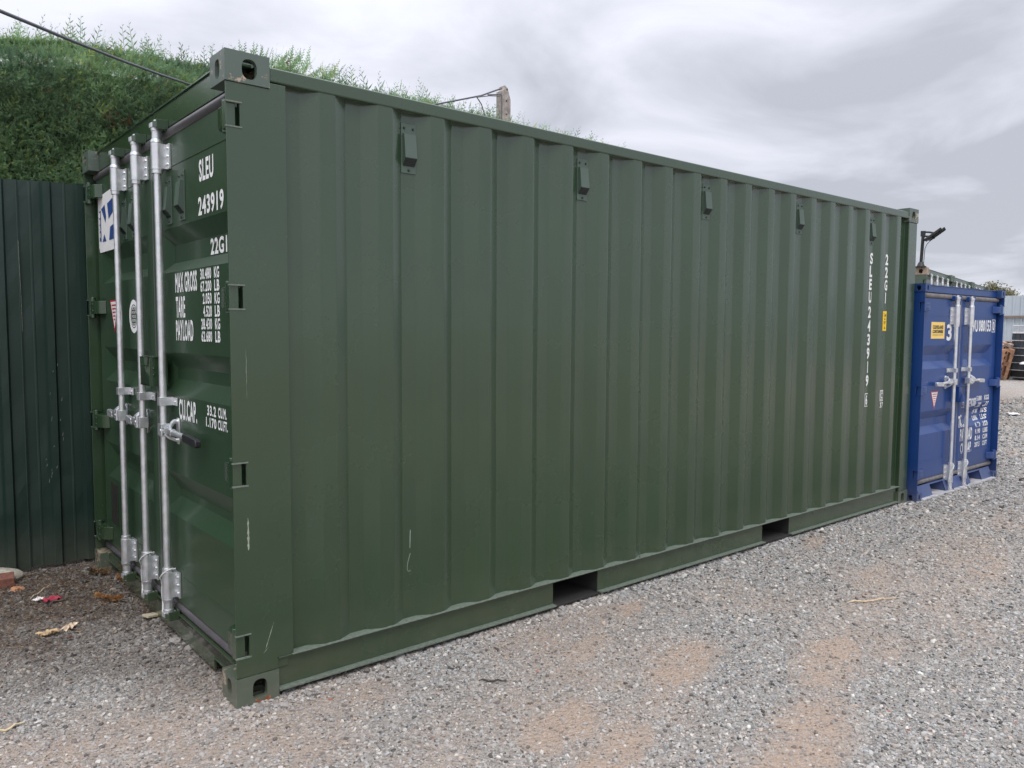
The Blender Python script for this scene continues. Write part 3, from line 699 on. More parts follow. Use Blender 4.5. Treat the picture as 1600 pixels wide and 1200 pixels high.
for body, z0, z1, w in (("2.6m", 1.655, 1.682, 0.040), ("8'6\"", 1.590, 1.617, 0.036)):
    vs, fs = text_mesh(body, 0.02); m.add([(xc2-w/2+w*x, YS-0.0040, z0+(z1-z0)*y) for x, y in vs], fs)
for z0 in (1.628, 1.552): m.add([(xc2-0.012, YS-0.004, z0), (xc2+0.012, YS-0.004, z0), (xc2, YS-0.004, z0+0.02)], [(0, 1, 2)])
m.build('sticker_print', M['ink'], tg, smooth=0)
# thin scratches in the paint
m = MB()
def scratch(pts, r, y=None):
    m.tube([(x, (YS+0.001) if y is None else y, z) for x, z in pts], r, n=5)
scratch([(0.850, 0.585), (0.848, 0.56), (0.8475, 0.53), (0.8465, 0.50)], 0.0010)
m.build('scratch', M['scratch'], gc); m = MB()
scratch([(0.849, 0.475), (0.838, 0.445), (0.832, 0.42), (0.8315, 0.398), (0.838, 0.390), (0.850, 0.392)], 0.0010)
m.build('scratch', M['scratch'], gc)
m = MB()
def scrape(pts, w, y=0.0040):
    n = len(pts); L_, R_ = [], []
    for i, (x, z) in enumerate(pts):
        ww = w*(0.15+0.85*math.sin(math.pi*(i+0.4)/n))*random.uniform(0.25, 1.1); L_.append((x-ww, y, z)); R_.append((x+ww, y, z))
    m.add(L_+R_, [(i, i+1, n+i+1, n+i) for i in range(n-1)])
scrape([(0.060+0.0006*math.sin(i*2.3), 0.640+0.010*i) for i in range(14)], 0.0068)
m.build('paint_scrape', M['scrape'], gc, smooth=0); m = MB()
scrape([(0.064+0.001*math.sin(i*2.1), 1.25+0.022*i) for i in range(10)], 0.0008)
m.build('paint_scrape', M['scrape'], gc, smooth=0); m = MB()
scrape([(0.124+0.0033*i, 0.216+0.0095*i) for i in range(12)], 0.0026)
m.build('paint_scrape', M['scrape'], gc, smooth=0); m = MB()
scrape([(0.115+0.004*i, 0.20+0.004*i) for i in range(6)], 0.0014)
m.build('paint_scrape', M['scrape'], gc, smooth=0)
m = MB()
for k in range(9):
    a = 0.078+random.uniform(0, 0.055); z = 0.003+random.uniform(0, 0.012); r = random.uniform(0.003, 0.009)
    m.add([(a+r*math.cos(t)*random.uniform(.7, 1.2), -0.0008-0.0001*k, z+r*math.sin(t)*random.uniform(.7, 1.2)) for t in np.linspace(0, 2*math.pi, 9)[:-1]], [tuple(range(8))])
m.build('rust_patch', M['rustspot'], gc, smooth=0)
# pale ledge on the bottom rail, sky light put into its colour; weld spatter
m = MB(); n_ = 700; vs = []
for i in range(n_+1):
    x = 0.236 + (5.884-0.236)*i/n_; w = 0.0016*noise.noise(Vector((x*14, 0, 0))) + 0.0022*noise.noise(Vector((x*3, 5, 0)))
    for y, z in ((-0.0065+w, 0.1645), (-0.0065+w, 0.1668), (0.060, 0.1668+0.0005)): vs.append((x, y, z))
m.add(vs, [(3*i+j, 3*i+3+j, 3*i+4+j, 3*i+1+j) for i in range(n_) for j in (0, 1)])
m.build('rail_ledge', M['ledge'], gc, smooth=0, merge=False)
m = MB(); m.tube([(2.44, 0.0, 0.162), (2.442, 0.004, 0.19), (2.441, 0.006, 0.205)], [0.004, 0.003, 0.001], n=6); m.build('weld_spatter', M['green_worn'], gc)

# ============================================================ BLUE CONTAINER
WB = 1.93
PB = dict(W=WB, L=1.98, H=1.955, cast=(0.105, 0.105, 0.072), paint=M['blue'], worn=M['blue_worn'], keeper=M['blue'], xd=0.058, xh=0.050, xr=0.016, rs=1.0,
          pw=0.13, rail_z0=0.02, rail_z1=0.13, trail_z0=1.86, trail_z1=1.93, hinges=[0.245, 1.005, 1.755], notch=0.075, pockets=[], E=0.30, roof_z=1.968,
          header_z0=1.885, sill_z1=0.125, sill='leaning', fork=[(0.37, 0.66), (1.27, 1.56)], door_z=(0.178, 1.832), gask=(0.152, 1.858),
          rec=[(0.590, 0.655, 0.725, 0.800), (1.188, 1.256, 1.315, 1.402)], rec_d=0.040, rec_in=0.075, rec_e=0.07, seams=[0.34, 1.675],
          z_rod_top=1.85, z_rod_bot=0.12, sleeve_top=(1.595, 1.765), sleeve_bot=(0.105, 0.262), z_clamp=1.165, z_handle=1.055, handle_len=0.46, lever_len=0.40, catch=0.10,
          rods=[(WB-0.750, 1, False, True), (WB-1.090, -1, False, True)], flange=1, rubber=M['rubber_grey'], lockbox=(WB-1.02, WB-0.84, 0.855, 1.005, 0.0))
BX = 6.115
bc, bdf, bdoors = container('shipping_container', PB, (BX+WB, -0.060, 0), R(90),
    'small blue shipping container with white number 3 and a yellow sticker')
bl = lambda X: WB-(X-BX)      # world x on the door -> local y
def brow(t, x0, x1, z0, z1): return (t, bl(x0), bl(x1), z0, z1)
rows = [brow('3', 6.755, 6.870, 1.445, 1.600), brow('LVU', 7.325, 7.505, 1.528, 1.645), brow('080153', 7.530, 7.850, 1.532, 1.650), brow('0', 7.900, 7.945, 1.542, 1.640),
        brow('MAX GROSS', 7.21, 7.545, 0.780, 0.868), brow('TARE', 7.12, 7.300, 0.590, 0.705), brow('PAYLOAD', 7.18, 7.480, 0.450, 0.575), brow('CU.CAP.', 7.20, 7.480, 0.325, 0.430)]
num = ['5.080', '11.200', '.910', '2.006', '4.170', '9.190', '8.14', '287.5']; un = ['KGS', 'LBS', 'KGS', 'LBS', 'KGS', 'LBS', 'CUM', 'CUFT']
for i in range(8):
    z = 0.832-0.0675*i; rows.append(brow(num[i], 7.560, 7.690, z, z+0.050)); rows.append(brow(un[i], 7.765, 7.890, z, z+0.050))
for q0, q1 in ((0, 1), (1, 4), (4, 8), (8, 24)): door_text(bc, bdf, PB['xd'], rows[q0:q1], bold=0.032)
m = MB()
for a, b, c, d in ((7.878, 7.966, 1.526, 1.532), (7.878, 7.966, 1.650, 1.656), (7.878, 7.886, 1.532, 1.650), (7.958, 7.966, 1.532, 1.650)):
    m.add([(PB['xd']-0.0016, bl(x), z) for x, z in ((a, c), (b, c), (b, d), (a, d))], [(0, 1, 2, 3)])
m.build('check_digit_box', M['white'], bc, smooth=0)
ys = surf_poly(bc, lambda p: 0, PB['xd'], [(bl(6.410), 1.465), (bl(6.705), 1.465), (bl(6.705), 1.618), (bl(6.410), 1.618)], 'company_sticker', M['paleyellow'], label='yellow company sticker')
m = MB()
for t, z0, z1 in (('CLEVELAND', 1.555, 1.588), ('CONTAINERS', 1.515, 1.547)):
    vs, fs = text_mesh(t, 0.05); m.add([(PB['xd']-0.0022, bl(6.442+0.230*x), z0+(z1-z0)*y) for x, y in vs], fs)
m.add([(PB['xd']-0.0022, bl(x), z) for x, z in ((6.44, 1.497), (6.67, 1.497), (6.67, 1.501), (6.44, 1.501))], [(0, 1, 2, 3)])
m.build('sticker_print', M['ink'], ys, smooth=0)
wt = surf_poly(bc, lambda p: 0, PB['xd'], [(bl(6.455), 0.978), (bl(6.625), 0.978), (bl(6.54), 0.812)], 'warning_sticker', M['red'], label='white triangle sticker with red border')
on(wt, [[(bl(6.470), 0.969), (bl(6.610), 0.969), (bl(6.54), 0.832)]], 'sticker_face', M['sticker'], PB['xd'], 0.0022)
m = MB()
for k in range(5):
    w_ = 0.092-0.017*k; z = 0.946-0.02*k; m.add([(PB['xd']-0.003, bl(6.54)+s_*w_/2, z+dz) for s_, dz in ((1, 0), (-1, 0), (-1, 0.007), (1, 0.007))], [(0, 1, 2, 3)])
m.build('sticker_print', M['red'], wt, smooth=0)

# ============================================================ ROW OF GREEN CONTAINERS BEHIND
PR = dict(PG); PR.update(door_paint=M['bg_green'], top_cast=M['bg_green'], paint=M['bg_green'], worn=M['bg_green'], keeper=M['bg_green'], rods=[(0.45, -1, False, False), (0.97, -1, False, False), (1.47, 1, False, False), (1.99, 1, False, False)],
                         catch=0.10, handle_len=0.42, odd_cast=(-1, 1, 1))
a12 = R(12)
A = Vector((12.50, 2.56, 0)); dr = Vector((math.cos(a12), math.sin(a12), 0))
r1, rdf, _ = container('shipping_container', PR, A + dr*2.438, R(90)+a12, 'green shipping container behind the blue one, with the rusty corner under the floodlight', 'green containers in the row behind')
def copy_tree(o, parent=None):
    c = o.copy(); C.objects.link(c); c.parent = parent
    for ch in [x for x in bpy.data.objects if x.parent is o]: copy_tree(ch, c)
    return c
labs = ['faded green shipping container in the row behind, second from the floodlight', 'faded green shipping container in the row behind, third from the floodlight']
for k in (1, 2):
    c = copy_tree(r1); c.location = A + dr*(2.438+2.50*k) ; c['label'] = labs[k-1]
    for ch in list(c.children): 
        if ch.name.startswith('corner_casting') and ch.data.materials[0] is M['rusty']:
            for o in c.children:
                if o.name.startswith('corner_casting') and o is not ch: 
                    ch.data = ch.data.copy(); ch.data.materials[0] = M['bg_green']; break

# floodlight on the first one's corner
fl = thing('floodlight', (A.x-0.015, A.y+0.10, 2.592), 'black twin floodlight on a short black post above the far green container', 'floodlight', R(-64)); fl.scale = (0.85, 0.85, 0.85)
m = MB(); m.cyl((0, 0, 0.0), (0.02, 0, 0.62), 0.030, n=14); m.box(-0.025, 0.06, -0.03, 0.03, 0.60, 0.70); m.build('pole', M['black'], fl)
m = MB(); m.cyl((0, 0, 0), (0, 0, 0.02), 0.10, n=16); m.cyl((0, 0, 0.02), (0, 0, 0.10), 0.075, 0.04, n=16); m.build('base', M['black'], fl)
for k, (z0, L0) in enumerate(((0.76, 0.0), (0.68, 0.02))):
    m = MB(); m.tube([(0.02, -0.01, z0-0.08), (0.12, -0.03, z0-0.09), (0.20+L0, -0.05, z0-0.11-0.02*k)], 0.018, n=8); m.build('arm', M['black'], fl)
for k, (ox, oz, s) in enumerate(((0.19, 0.60, 1.0), (0.27, 0.63, 1.0))):
    T = Matrix.Translation((ox, -0.10+0.22*k, oz)) @ Matrix.Rotation(R(-38), 4, 'Y')
    m = MB(); m.box(-0.165, 0.165, -0.14, 0.14, 0.0, 0.04, T); hd = m.build('lamp_head', M['black'], fl, bev=0.008)
    m = MB()
    for i in range(11): m.box(-0.15+0.03*i, -0.142+0.03*i, -0.13, 0.13, -0.022, 0.001, T)
    m.build('cooling_fin', M['black'], hd)
m = MB(); m.tube([(0.14, -0.05, 0.50), (0.09, -0.04, 0.44), (0.06, 0, 0.36), (0.055, 0.02, 0.22), (0.05, 0.04, 0.05)], 0.006, n=5); m.build('wire', M['black'], fl)

# ============================================================ GROUND
def vnoise(x, y, seed, scale):
    """smooth value noise, numpy"""
    x = np.asarray(x)/scale; y = np.asarray(y)/scale
    xi = np.floor(x).astype(np.int64); yi = np.floor(y).astype(np.int64); fx = x-xi; fy = y-yi
    fx = fx*fx*(3-2*fx); fy = fy*fy*(3-2*fy)
    def h(a, b):
        n = (a*374761393 + b*668265263 + seed*974634777) & 0xffffffff
        n = ((n ^ (n >> 13))*1274126177) & 0xffffffff
        return ((n ^ (n >> 16)) & 0xffff)/65535.0
    return (h(xi, yi)*(1-fx)+h(xi+1, yi)*fx)*(1-fy) + (h(xi, yi+1)*(1-fx)+h(xi+1, yi+1)*fx)*fy
def fbm(x, y, seed, scale, o=4):
    s = 0; a = 1; t = 0
    for i in range(o): s = s+a*vnoise(x, y, seed+i, scale/2**i); t += a; a *= 0.55
    return s/t
blobs = [(3.20, -1.98, 0.42, 0.16, 1.0), (0.92, -0.92, 0.28, 0.12, 0.85), (1.75, -0.85, 0.35, 0.14, 0.75), (2.35, -1.25, 0.40, 0.14, 0.8), (1.55, -0.45, 0.25, 0.10, 0.6),
         (2.1, -0.22, 0.16, 0.06, 0.9), (4.2, -0.15, 0.25, 0.07, 0.7), (0.75, -1.25, 0.5, 0.12, 0.8), (1.5, -1.6, 0.5, 0.16, 0.7), (3.6, -0.9, 0.6, 0.16, 0.5), (4.6, -1.1, 0.7, 0.22, 0.55)]
def earth(x, y):
    n = fbm(x, y, 5, 0.9, 5); u_ = x*0.93+y*0.37; v_ = -x*0.37+y*0.93
    tr = np.clip((fbm(u_*0.33, v_, 205, 0.42, 4)-0.47)/0.13, 0, 1)*np.clip((-0.25-y)/0.5, 0, 1)*(x > -0.6)
    e = np.clip((n-0.48)/0.20, 0, 1)*0.55*(0.45+fbm(x, y, 301, 0.12, 3)); e = np.maximum(e, tr*(0.05+0.80*fbm(x, y, 311, 0.16, 4)))
    wob = 0.25+1.5*fbm(x, y, 77, 0.28, 5); brk = 0.35+1.1*fbm(x, y, 177, 0.10, 4)
    for bx, by, rx, ry, s in blobs:
        d = (((x-bx)*0.9+(y-by)*0.3)/rx)**2 + (((y-by)*0.9-(x-bx)*0.3)/ry)**2
        e = np.maximum(e, 1.35*s*brk*np.clip(1.25-d*wob, 0, 1))
    left = np.clip((y-0.9)/1.0, 0, 1)*(x < 1)
    return np.clip(e*(1-left), 0, 1)
def mulch(x, y):
    n = fbm(x, y, 31, 0.5, 4)
    return np.clip((y-0.15)/1.4 + (n-0.5)*1.3, 0, 1)*np.clip((0.6-x)/0.3, 0, 1)
def gz(x, y):
    h = (fbm(x, y, 61, 2.2, 3)-0.5)*0.030 + (fbm(x, y, 91, 0.35, 2)-0.5)*0.012
    near = np.clip(1-np.minimum(np.maximum(np.maximum(-x, x-8.0), 0), 0.3)/0.3, 0, 1)*np.clip(1-np.maximum(-y-0.05, 0)/0.4, 0, 1)
    r = np.hypot(x-2, y); h = np.where(r > 25, h*0.3, h)
    return h*(1-0.7*near) - 0.002
def axis(a, b, step, lim):
    c = list(np.arange(a, b+1e-6, step)); s = step; v = b
    while v < lim: s *= 1.17; v += s; c.append(v)
    s = step; v = a; pre = []
    while v > -lim: s *= 1.17; v -= s; pre.append(v)
    return np.array(pre[::-1]+c)
gx = axis(-2.2, 9.0, 0.045, 700); gy = axis(-4.0, 3.0, 0.045, 700)
X, Y = np.meshgrid(gx, gy); Z = gz(X, Y)
nx, ny = len(gx), len(gy)
me = bpy.data.meshes.new('ground'); V = np.stack([X, Y, Z], -1).reshape(-1, 3)
idx = np.arange(nx*ny).reshape(ny, nx); F = np.stack([idx[:-1, :-1], idx[:-1, 1:], idx[1:, 1:], idx[1:, :-1]], -1).reshape(-1, 4)
me.vertices.add(len(V)); me.vertices.foreach_set('co', V.ravel()); me.loops.add(F.size); me.loops.foreach_set('vertex_index', F.ravel().astype(np.int32))
me.polygons.add(len(F)); me.polygons.foreach_set('loop_start', (np.arange(len(F))*4).astype(np.int32)); me.polygons.foreach_set('use_smooth', np.ones(len(F), bool))
me.update(); me.validate()
at = me.attributes.new('soil', 'FLOAT_COLOR', 'POINT')
col = np.zeros((nx*ny, 4), np.float32); col[:, 0] = earth(X, Y).ravel(); col[:, 1] = mulch(X, Y).ravel(); col[:, 3] = 1
at.data.foreach_set('color', col.ravel())
ground = bpy.data.objects.new('ground', me); C.objects.link(ground); tag(ground, kind='structure')
gm, t, b = mat('gravel yard'); nd = nodes(t); lk = t.links.new
geo = nd('ShaderNodeNewGeometry'); P_ = geo.outputs['Position']
v1 = nd('ShaderNodeTexVoronoi', Scale=75.0, Randomness=1.0); lk(P_, v1.inputs['Vector'])
v2 = nd('ShaderNodeTexVoronoi', Scale=42.0, Randomness=1.0); lk(P_, v2.inputs['Vector'])
s1 = nd('ShaderNodeSeparateColor'); lk(v1.outputs['Color'], s1.inputs[0]); s2 = nd('ShaderNodeSeparateColor'); lk(v2.outputs['Color'], s2.inputs[0])
gcol = ramp(t, s1.outputs[0], [(0.0, (0.21, 0.19, 0.17)), (0.45, (0.36, 0.335, 0.305)), (0.8, (0.48, 0.455, 0.42)), (1.0, (0.68, 0.65, 0.60))])
gcol2 = ramp(t, s2.outputs[0], [(0.0, (0.19, 0.172, 0.155)), (0.5, (0.35, 0.325, 0.295)), (1.0, (0.60, 0.575, 0.54))])
gcol = mixc(t, 0.45, gcol, gcol2)
fn = nd('ShaderNodeTexNoise', Scale=120.0, Detail=6.0, Roughness=0.7); lk(P_, fn.inputs['Vector'])
ln = nd('ShaderNodeTexNoise', Scale=0.9, Detail=5.0, Roughness=0.6); lk(P_, ln.inputs['Vector'])
sandc = ramp(t, fn.outputs[0], [(0.25, (0.34, 0.262, 0.205)), (0.75, (0.56, 0.435, 0.345))])
mulc = ramp(t, fn.outputs[0], [(0.25, (0.045, 0.034, 0.027)), (0.75, (0.17, 0.125, 0.095))])
atn = nd('ShaderNodeAttribute', attribute_name='soil'); sa = nd('ShaderNodeSeparateColor'); lk(atn.outputs['Color'], sa.inputs[0])
gcol = mixc(t, ramp(t, ln.outputs[0], [(0.35, (0, 0, 0)), (0.7, (0.45, 0.45, 0.45))]), gcol, (0.33, 0.275, 0.23))
c = mixc(t, sa.outputs[0], gcol, sandc); 
mf = nd('ShaderNodeMath', operation='MULTIPLY'); lk(sa.outputs[1], mf.inputs[0]); mf.inputs[1].default_value = 0.8
c = mixc(t, mf.outputs[0], c, mulc); lk(c, b.inputs['Base Color']); b.inputs['Roughness'].default_value = 0.95; b.inputs['Specular IOR Level'].default_value = 0.2
bh = nd('ShaderNodeMath', operation='ADD'); lk(v1.outputs['Distance'], bh.inputs[0]); lk(v2.outputs['Distance'], bh.inputs[1])
b2 = nd('ShaderNodeMath', operation='ADD'); lk(bh.outputs[0], b2.inputs[0]); lk(fn.outputs[0], b2.inputs[1])
bp = nd('ShaderNodeBump', Strength=0.9, Distance=0.012, invert=True); lk(b2.outputs[0], bp.inputs['Height']); lk(bp.outputs[0], b.inputs['Normal'])
me.materials.append(gm)

# loose stones: points carrying size, turn and colour; a node tree sets a chipped stone on each
def scatter(n, r0, r1, a0, a1, dens_sz, seed):
    g = np.random.default_rng(seed)
    r = np.sqrt(g.uniform(r0*r0, r1*r1, n)); a = g.uniform(a0, a1, n)
    return CAM[0]+r*np.cos(a), CAM[1]+r*np.sin(a)
px, py, ps = [], [], []
for (r0, r1, dens, sz) in ((1.4, 4.2, 12500, 0.0041), (4.2, 7.0, 7200, 0.0052), (7.0, 11.0, 3200, 0.0074), (11.0, 17.0, 1300, 0.0100), (17.0, 30.0, 420, 0.0150)):
    a0, a1 = (R(-5), R(105)) if r0 < 10 else (R(-4), R(34)); n = int((r1*r1-r0*r0)*0.5*(a1-a0)*dens)
    x, y = scatter(n, r0, r1, a0, a1, sz, int(r0*10)); s = sz*np.exp(rng.normal(-0.12, 0.46, n))
    u = rng.random(n); s = np.minimum(np.where(u > 0.992, s*1.7, s), sz*2.6)
    E0 = earth(x, y); M0 = mulch(x, y)
    keep = rng.random(n) > np.clip(E0*0.80 + M0*0.40, 0, 0.95)
    keep &= ~((x > 0.03) & (x < 6.03) & (y > 0.06)) & ~((x > 6.0) & (x < 8.0) & (y > 0.0)) & (y < 3.4+0*x)
    keep &= ~((x > 6.0) & (y > 1.9) & (x < 14)) & ~((y > 2.6) & (x < 0.2))
    px.append(x[keep]); py.append(y[keep]); ps.append(s[keep])
# stones drifted up against the foot of the containers
for (n, x0, x1, y0, y1, z_) in ((6500, 0.0, 6.05, -0.10, 0.015, 1), (1600, -0.09, 0.05, 0.0, 2.4, 1), (900, 6.1, 8.05, -0.17, -0.06, 1)):
    px.append(rng.uniform(x0, x1, n)); u = rng.random(n); py.append(y1-(y1-y0)*u*u); ps.append(0.0062*np.exp(rng.normal(0, 0.4, n)))
px, py, ps = map(np.concatenate, (px, py, ps)); n = len(px)
pz = gz(px, py) + ps*0.18
me = bpy.data.meshes.new('gravel'); me.vertices.add(n); me.vertices.foreach_set('co', np.stack([px, py, pz], -1).ravel())
def attr(nm, typ, arr, key):
    a = me.attributes.new(nm, typ, 'POINT'); a.data.foreach_set(key, np.asarray(arr, np.float32).ravel())
sc = np.stack([ps*rng.uniform(0.8, 1.35, n), ps*rng.uniform(0.7, 1.1, n), ps*rng.uniform(0.45, 0.8, n)], -1)
attr('st_scale', 'FLOAT_VECTOR', sc, 'vector'); attr('st_rot', 'FLOAT_VECTOR', np.stack([rng.uniform(-.5, .5, n), rng.uniform(-.5, .5, n), rng.uniform(0, 6.28, n)], -1), 'vector')
u = rng.random(n); g0 = 0.25+0.27*rng.random(n)**1.2
cc = np.stack([g0*1.0, g0*0.985, g0*0.965], -1)
w_ = u > 0.925; cc[w_] = (0.54+0.22*rng.random(w_.sum()))[:, None]*np.array([1.0, 0.97, 0.92])
d_ = u < 0.10; cc[d_] = (0.07+0.09*rng.random(d_.sum()))[:, None]*np.array([1.0, 0.97, 0.97])
br = (u > 0.16) & (u < 0.23); cc[br] = (0.34+0.18*rng.random(br.sum()))[:, None]*np.array([1.08, 0.93, 0.80])
rd = (u > 0.27) & (u < 0.2715); cc[rd] = np.array([0.42, 0.17, 0.10])
bluish = (u > 0.4) & (u < 0.62); cc[bluish] *= np.array([0.96, 0.995, 1.03])
E0 = earth(px, py); M0 = mulch(px, py)
cc *= np.array([0.92, 0.905, 0.872]); cc = cc*(1-0.35*E0[:, None]) + 0.35*E0[:, None]*np.array([0.42, 0.33, 0.26]); cc *= (1-0.52*M0[:, None])*np.array([1, 0.95, 0.90])**M0[:, None]
attr('st_col', 'FLOAT_COLOR', np.concatenate([cc, np.ones((n, 1))], 1), 'color')
gravel = bpy.data.objects.new('gravel', me); C.objects.link(gravel)
tag(gravel, 'loose grey gravel chippings covering the yard', 'gravel', kind='stuff')
sm, t, b = mat('stone chips'); nd = nodes(t); lk = t.links.new
an = nd('ShaderNodeAttribute', attribute_name='st_col', attribute_type='INSTANCER'); geo = nd('ShaderNodeNewGeometry')
nn = nd('ShaderNodeTexNoise', Scale=150.0, Detail=4.0); lk(geo.outputs['Position'], nn.inputs['Vector'])
lk(mixc(t, 0.5, an.outputs['Color'], ramp(t, nn.outputs[0], [(0.3, (0.62,)*3), (0.7, (1.0,)*3)]), 'MULTIPLY'), b.inputs['Base Color'])
b.inputs['Roughness'].default_value = 0.9; b.inputs['Specular IOR Level'].default_value = 0.3
ng = bpy.data.node_groups.new('stones', 'GeometryNodeTree')
ng.interface.new_socket('Geometry', in_out='INPUT', socket_type='NodeSocketGeometry'); ng.interface.new_socket('Geometry', in_out='OUTPUT', socket_type='NodeSocketGeometry')
gi = ng.nodes.new('NodeGroupInput'); go = ng.nodes.new('NodeGroupOutput'); gl = ng.links.new
jn = ng.nodes.new('GeometryNodeGeometryToInstance')
for k in range(4):
    ic = ng.nodes.new('GeometryNodeMeshIcoSphere'); ic.inputs['Radius'].default_value = 1; ic.inputs['Subdivisions'].default_value = 2
    sp = ng.nodes.new('GeometryNodeSetPosition'); no = ng.nodes.new('ShaderNodeTexNoise'); no.inputs['Scale'].default_value = 0.95
    ps_ = ng.nodes.new('GeometryNodeInputPosition'); ad = ng.nodes.new('ShaderNodeVectorMath'); ad.operation = 'ADD'; ad.inputs[1].default_value = (k*7.1, k*3.3, k*5.7)
    gl(ps_.outputs[0], ad.inputs[0]); gl(ad.outputs[0], no.inputs['Vector'])
    sb = ng.nodes.new('ShaderNodeVectorMath'); sb.operation = 'SUBTRACT'; sb.inputs[1].default_value = (0.5, 0.5, 0.5); gl(no.outputs['Color'], sb.inputs[0])
    sl = ng.nodes.new('ShaderNodeVectorMath'); sl.operation = 'SCALE'; sl.inputs['Scale'].default_value = 1.9; gl(sb.outputs[0], sl.inputs[0])
    gl(ic.outputs[0], sp.inputs['Geometry']); gl(sl.outputs[0], sp.inputs['Offset'])
    smt = ng.nodes.new('GeometryNodeSetMaterial'); smt.inputs['Material'].default_value = sm; gl(sp.outputs[0], smt.inputs[0])
    gl(smt.outputs[0], jn.inputs[0])
iop = ng.nodes.new('GeometryNodeInstanceOnPoints'); iop.inputs['Pick Instance'].default_value = True
gl(gi.outputs[0], iop.inputs['Points']); gl(jn.outputs[0], iop.inputs['Instance'])
def named(nm):
    a = ng.nodes.new('GeometryNodeInputNamedAttribute'); a.data_type = 'FLOAT_VECTOR'; a.inputs['Name'].default_value = nm; return a.outputs[0]
er = ng.nodes.new('FunctionNodeEulerToRotation'); gl(named('st_rot'), er.inputs[0]); gl(er.outputs[0], iop.inputs['Rotation'])
gl(named('st_scale'), iop.inputs['Scale']); gl(iop.outputs[0], go.inputs[0])
md = gravel.modifiers.new('stones', 'NODES'); md.node_group = ng
me.materials.append(sm)
print('stones', n)

# ============================================================ HEDGE
def leaf_mat(name):
    m, t, b = mat(name); nd = nodes(t); lk = t.links.new
    a = nd('ShaderNodeAttribute', attribute_name='tint'); lk(a.outputs['Color'], b.inputs['Base Color'])
    b.inputs['Roughness'].default_value = 0.55; b.inputs['Specular IOR Level'].default_value = 0.4
    tr = nd('ShaderNodeBsdfTranslucent'); lk(a.outputs['Color'], tr.inputs[0]); mx = nd('ShaderNodeMixShader'); mx.inputs[0].default_value = 0.42
    o = t.nodes['Material Output']; lk(b.outputs[0], mx.inputs[1]); lk(tr.outputs[0], mx.inputs[2]); lk(mx.outputs[0], o.inputs[0]); return m
LEAF = leaf_mat('conifer foliage')
def build_tinted(name, verts, cols, parent, m=LEAF):
    """verts: (n,4,3) quads, cols: (n,3)"""
    n = len(verts); me = bpy.data.meshes.new(name); me.vertices.add(n*4); me.vertices.foreach_set('co', verts.reshape(-1).astype(np.float32))
    me.loops.add(n*4); me.loops.foreach_set('vertex_index', np.arange(n*4, dtype=np.int32)); me.polygons.add(n); me.polygons.foreach_set('loop_start', np.arange(n, dtype=np.int32)*4)
    me.update(); a = me.attributes.new('tint', 'FLOAT_COLOR', 'POINT'); c4 = np.repeat(np.concatenate([cols, np.ones((n, 1))], 1), 4, 0).astype(np.float32); a.data.foreach_set('color', c4.ravel())
    me.materials.append(m); o = bpy.data.objects.new(name, me); C.objects.link(o); o.parent = parent; return o
def sprays(base, axis_, length, cols, g, nl=9, wid=0.0022, ll=0.29):
    """feathery conifer shoots: a spine plus nl leaflets on alternating sides; all vectorised"""
    n = len(base); axis_ = axis_/np.linalg.norm(axis_, axis=1, keepdims=True)
    rnd = g.normal(size=(n, 3)); side = np.cross(axis_, rnd); side /= np.linalg.norm(side, axis=1, keepdims=True); nrm = np.cross(axis_, side)
    Q = []; K = []
    def quad(p0, d, w, l, sidev, c):
        q = np.stack([p0, p0+d*l*0.5+sidev*w, p0+d*l, p0+d*l*0.45-sidev*w], 1); Q.append(q); K.append(c)
    L_ = length[:, None]
    quad(base, axis_, wid*0.9, L_, side, cols*0.85)
    for k in range(nl):
        t = 0.10+0.85*k/nl; s = 1 if k % 2 else -1
        d = axis_*0.72 + side*s*(0.62+0.2*g.random((n, 1))) + nrm*g.uniform(-0.35, 0.35, (n, 1)); d /= np.linalg.norm(d, axis=1, keepdims=True)
        l = L_*ll*(1.15-t)*g.uniform(0.75, 1.25, (n, 1)); wv = np.cross(d, nrm)
        quad(base+axis_*L_*t, d, wid*(1.2+0.6*g.random((n, 1)))*(0.6+l/0.06), l, wv, cols*(0.85+0.35*g.random((n, 1))))
    return np.concatenate(Q), np.concatenate(K)
hedge = thing('hedge', (3.0, 4.4, 0), 'tall clipped green conifer hedge behind the big green container and the metal fence', 'hedge')
hxz = np.array([(-6, 3.55), (-1, 3.55), (-0.25, 3.60), (-0.02, 3.63), (0.15, 3.66), (0.58, 3.68), (1.06, 3.71), (1.6, 3.80), (1.93, 3.86), (2.18, 3.82), (2.84, 3.84), (3.6, 3.84), (4.4, 3.81), (4.9, 3.79), (5.8, 3.75), (6.6, 3.62), (7.5, 3.45), (11, 3.3)])
def htop(x): return np.interp(x, hxz[:, 0], hxz[:, 1])
def hedge_pts(n, x0, x1, zlo, g, top=False):
    x = g.uniform(x0, x1, n); ht = htop(x)
    if not top:
        z = g.uniform(zlo, 3.8, n); z = np.minimum(z, ht-0.02)
        bulge = (vnoise(x*1.0, z, 15, 0.42)-0.5)*0.13 + (vnoise(x, z, 16, 0.13)-0.5)*0.08
        rnd = np.clip((z-(ht-0.35))/0.35, 0, 1); y = 3.60 + bulge - 0.05 + 0.28*rnd**3
        nrm = np.stack([g.normal(0, 0.35, n), -1+0.9*rnd, 0.35+0.8*rnd+g.normal(0, 0.3, n)], -1)
    else:
        y = 3.80+g.random(n)**1.5*1.5; z = ht + (vnoise(x, y, 15, 0.4)-0.5)*0.08
        nrm = np.stack([g.normal(0, 0.4, n), g.normal(-0.25, 0.35, n), np.ones(n)], -1)
    return x, y, z, nrm
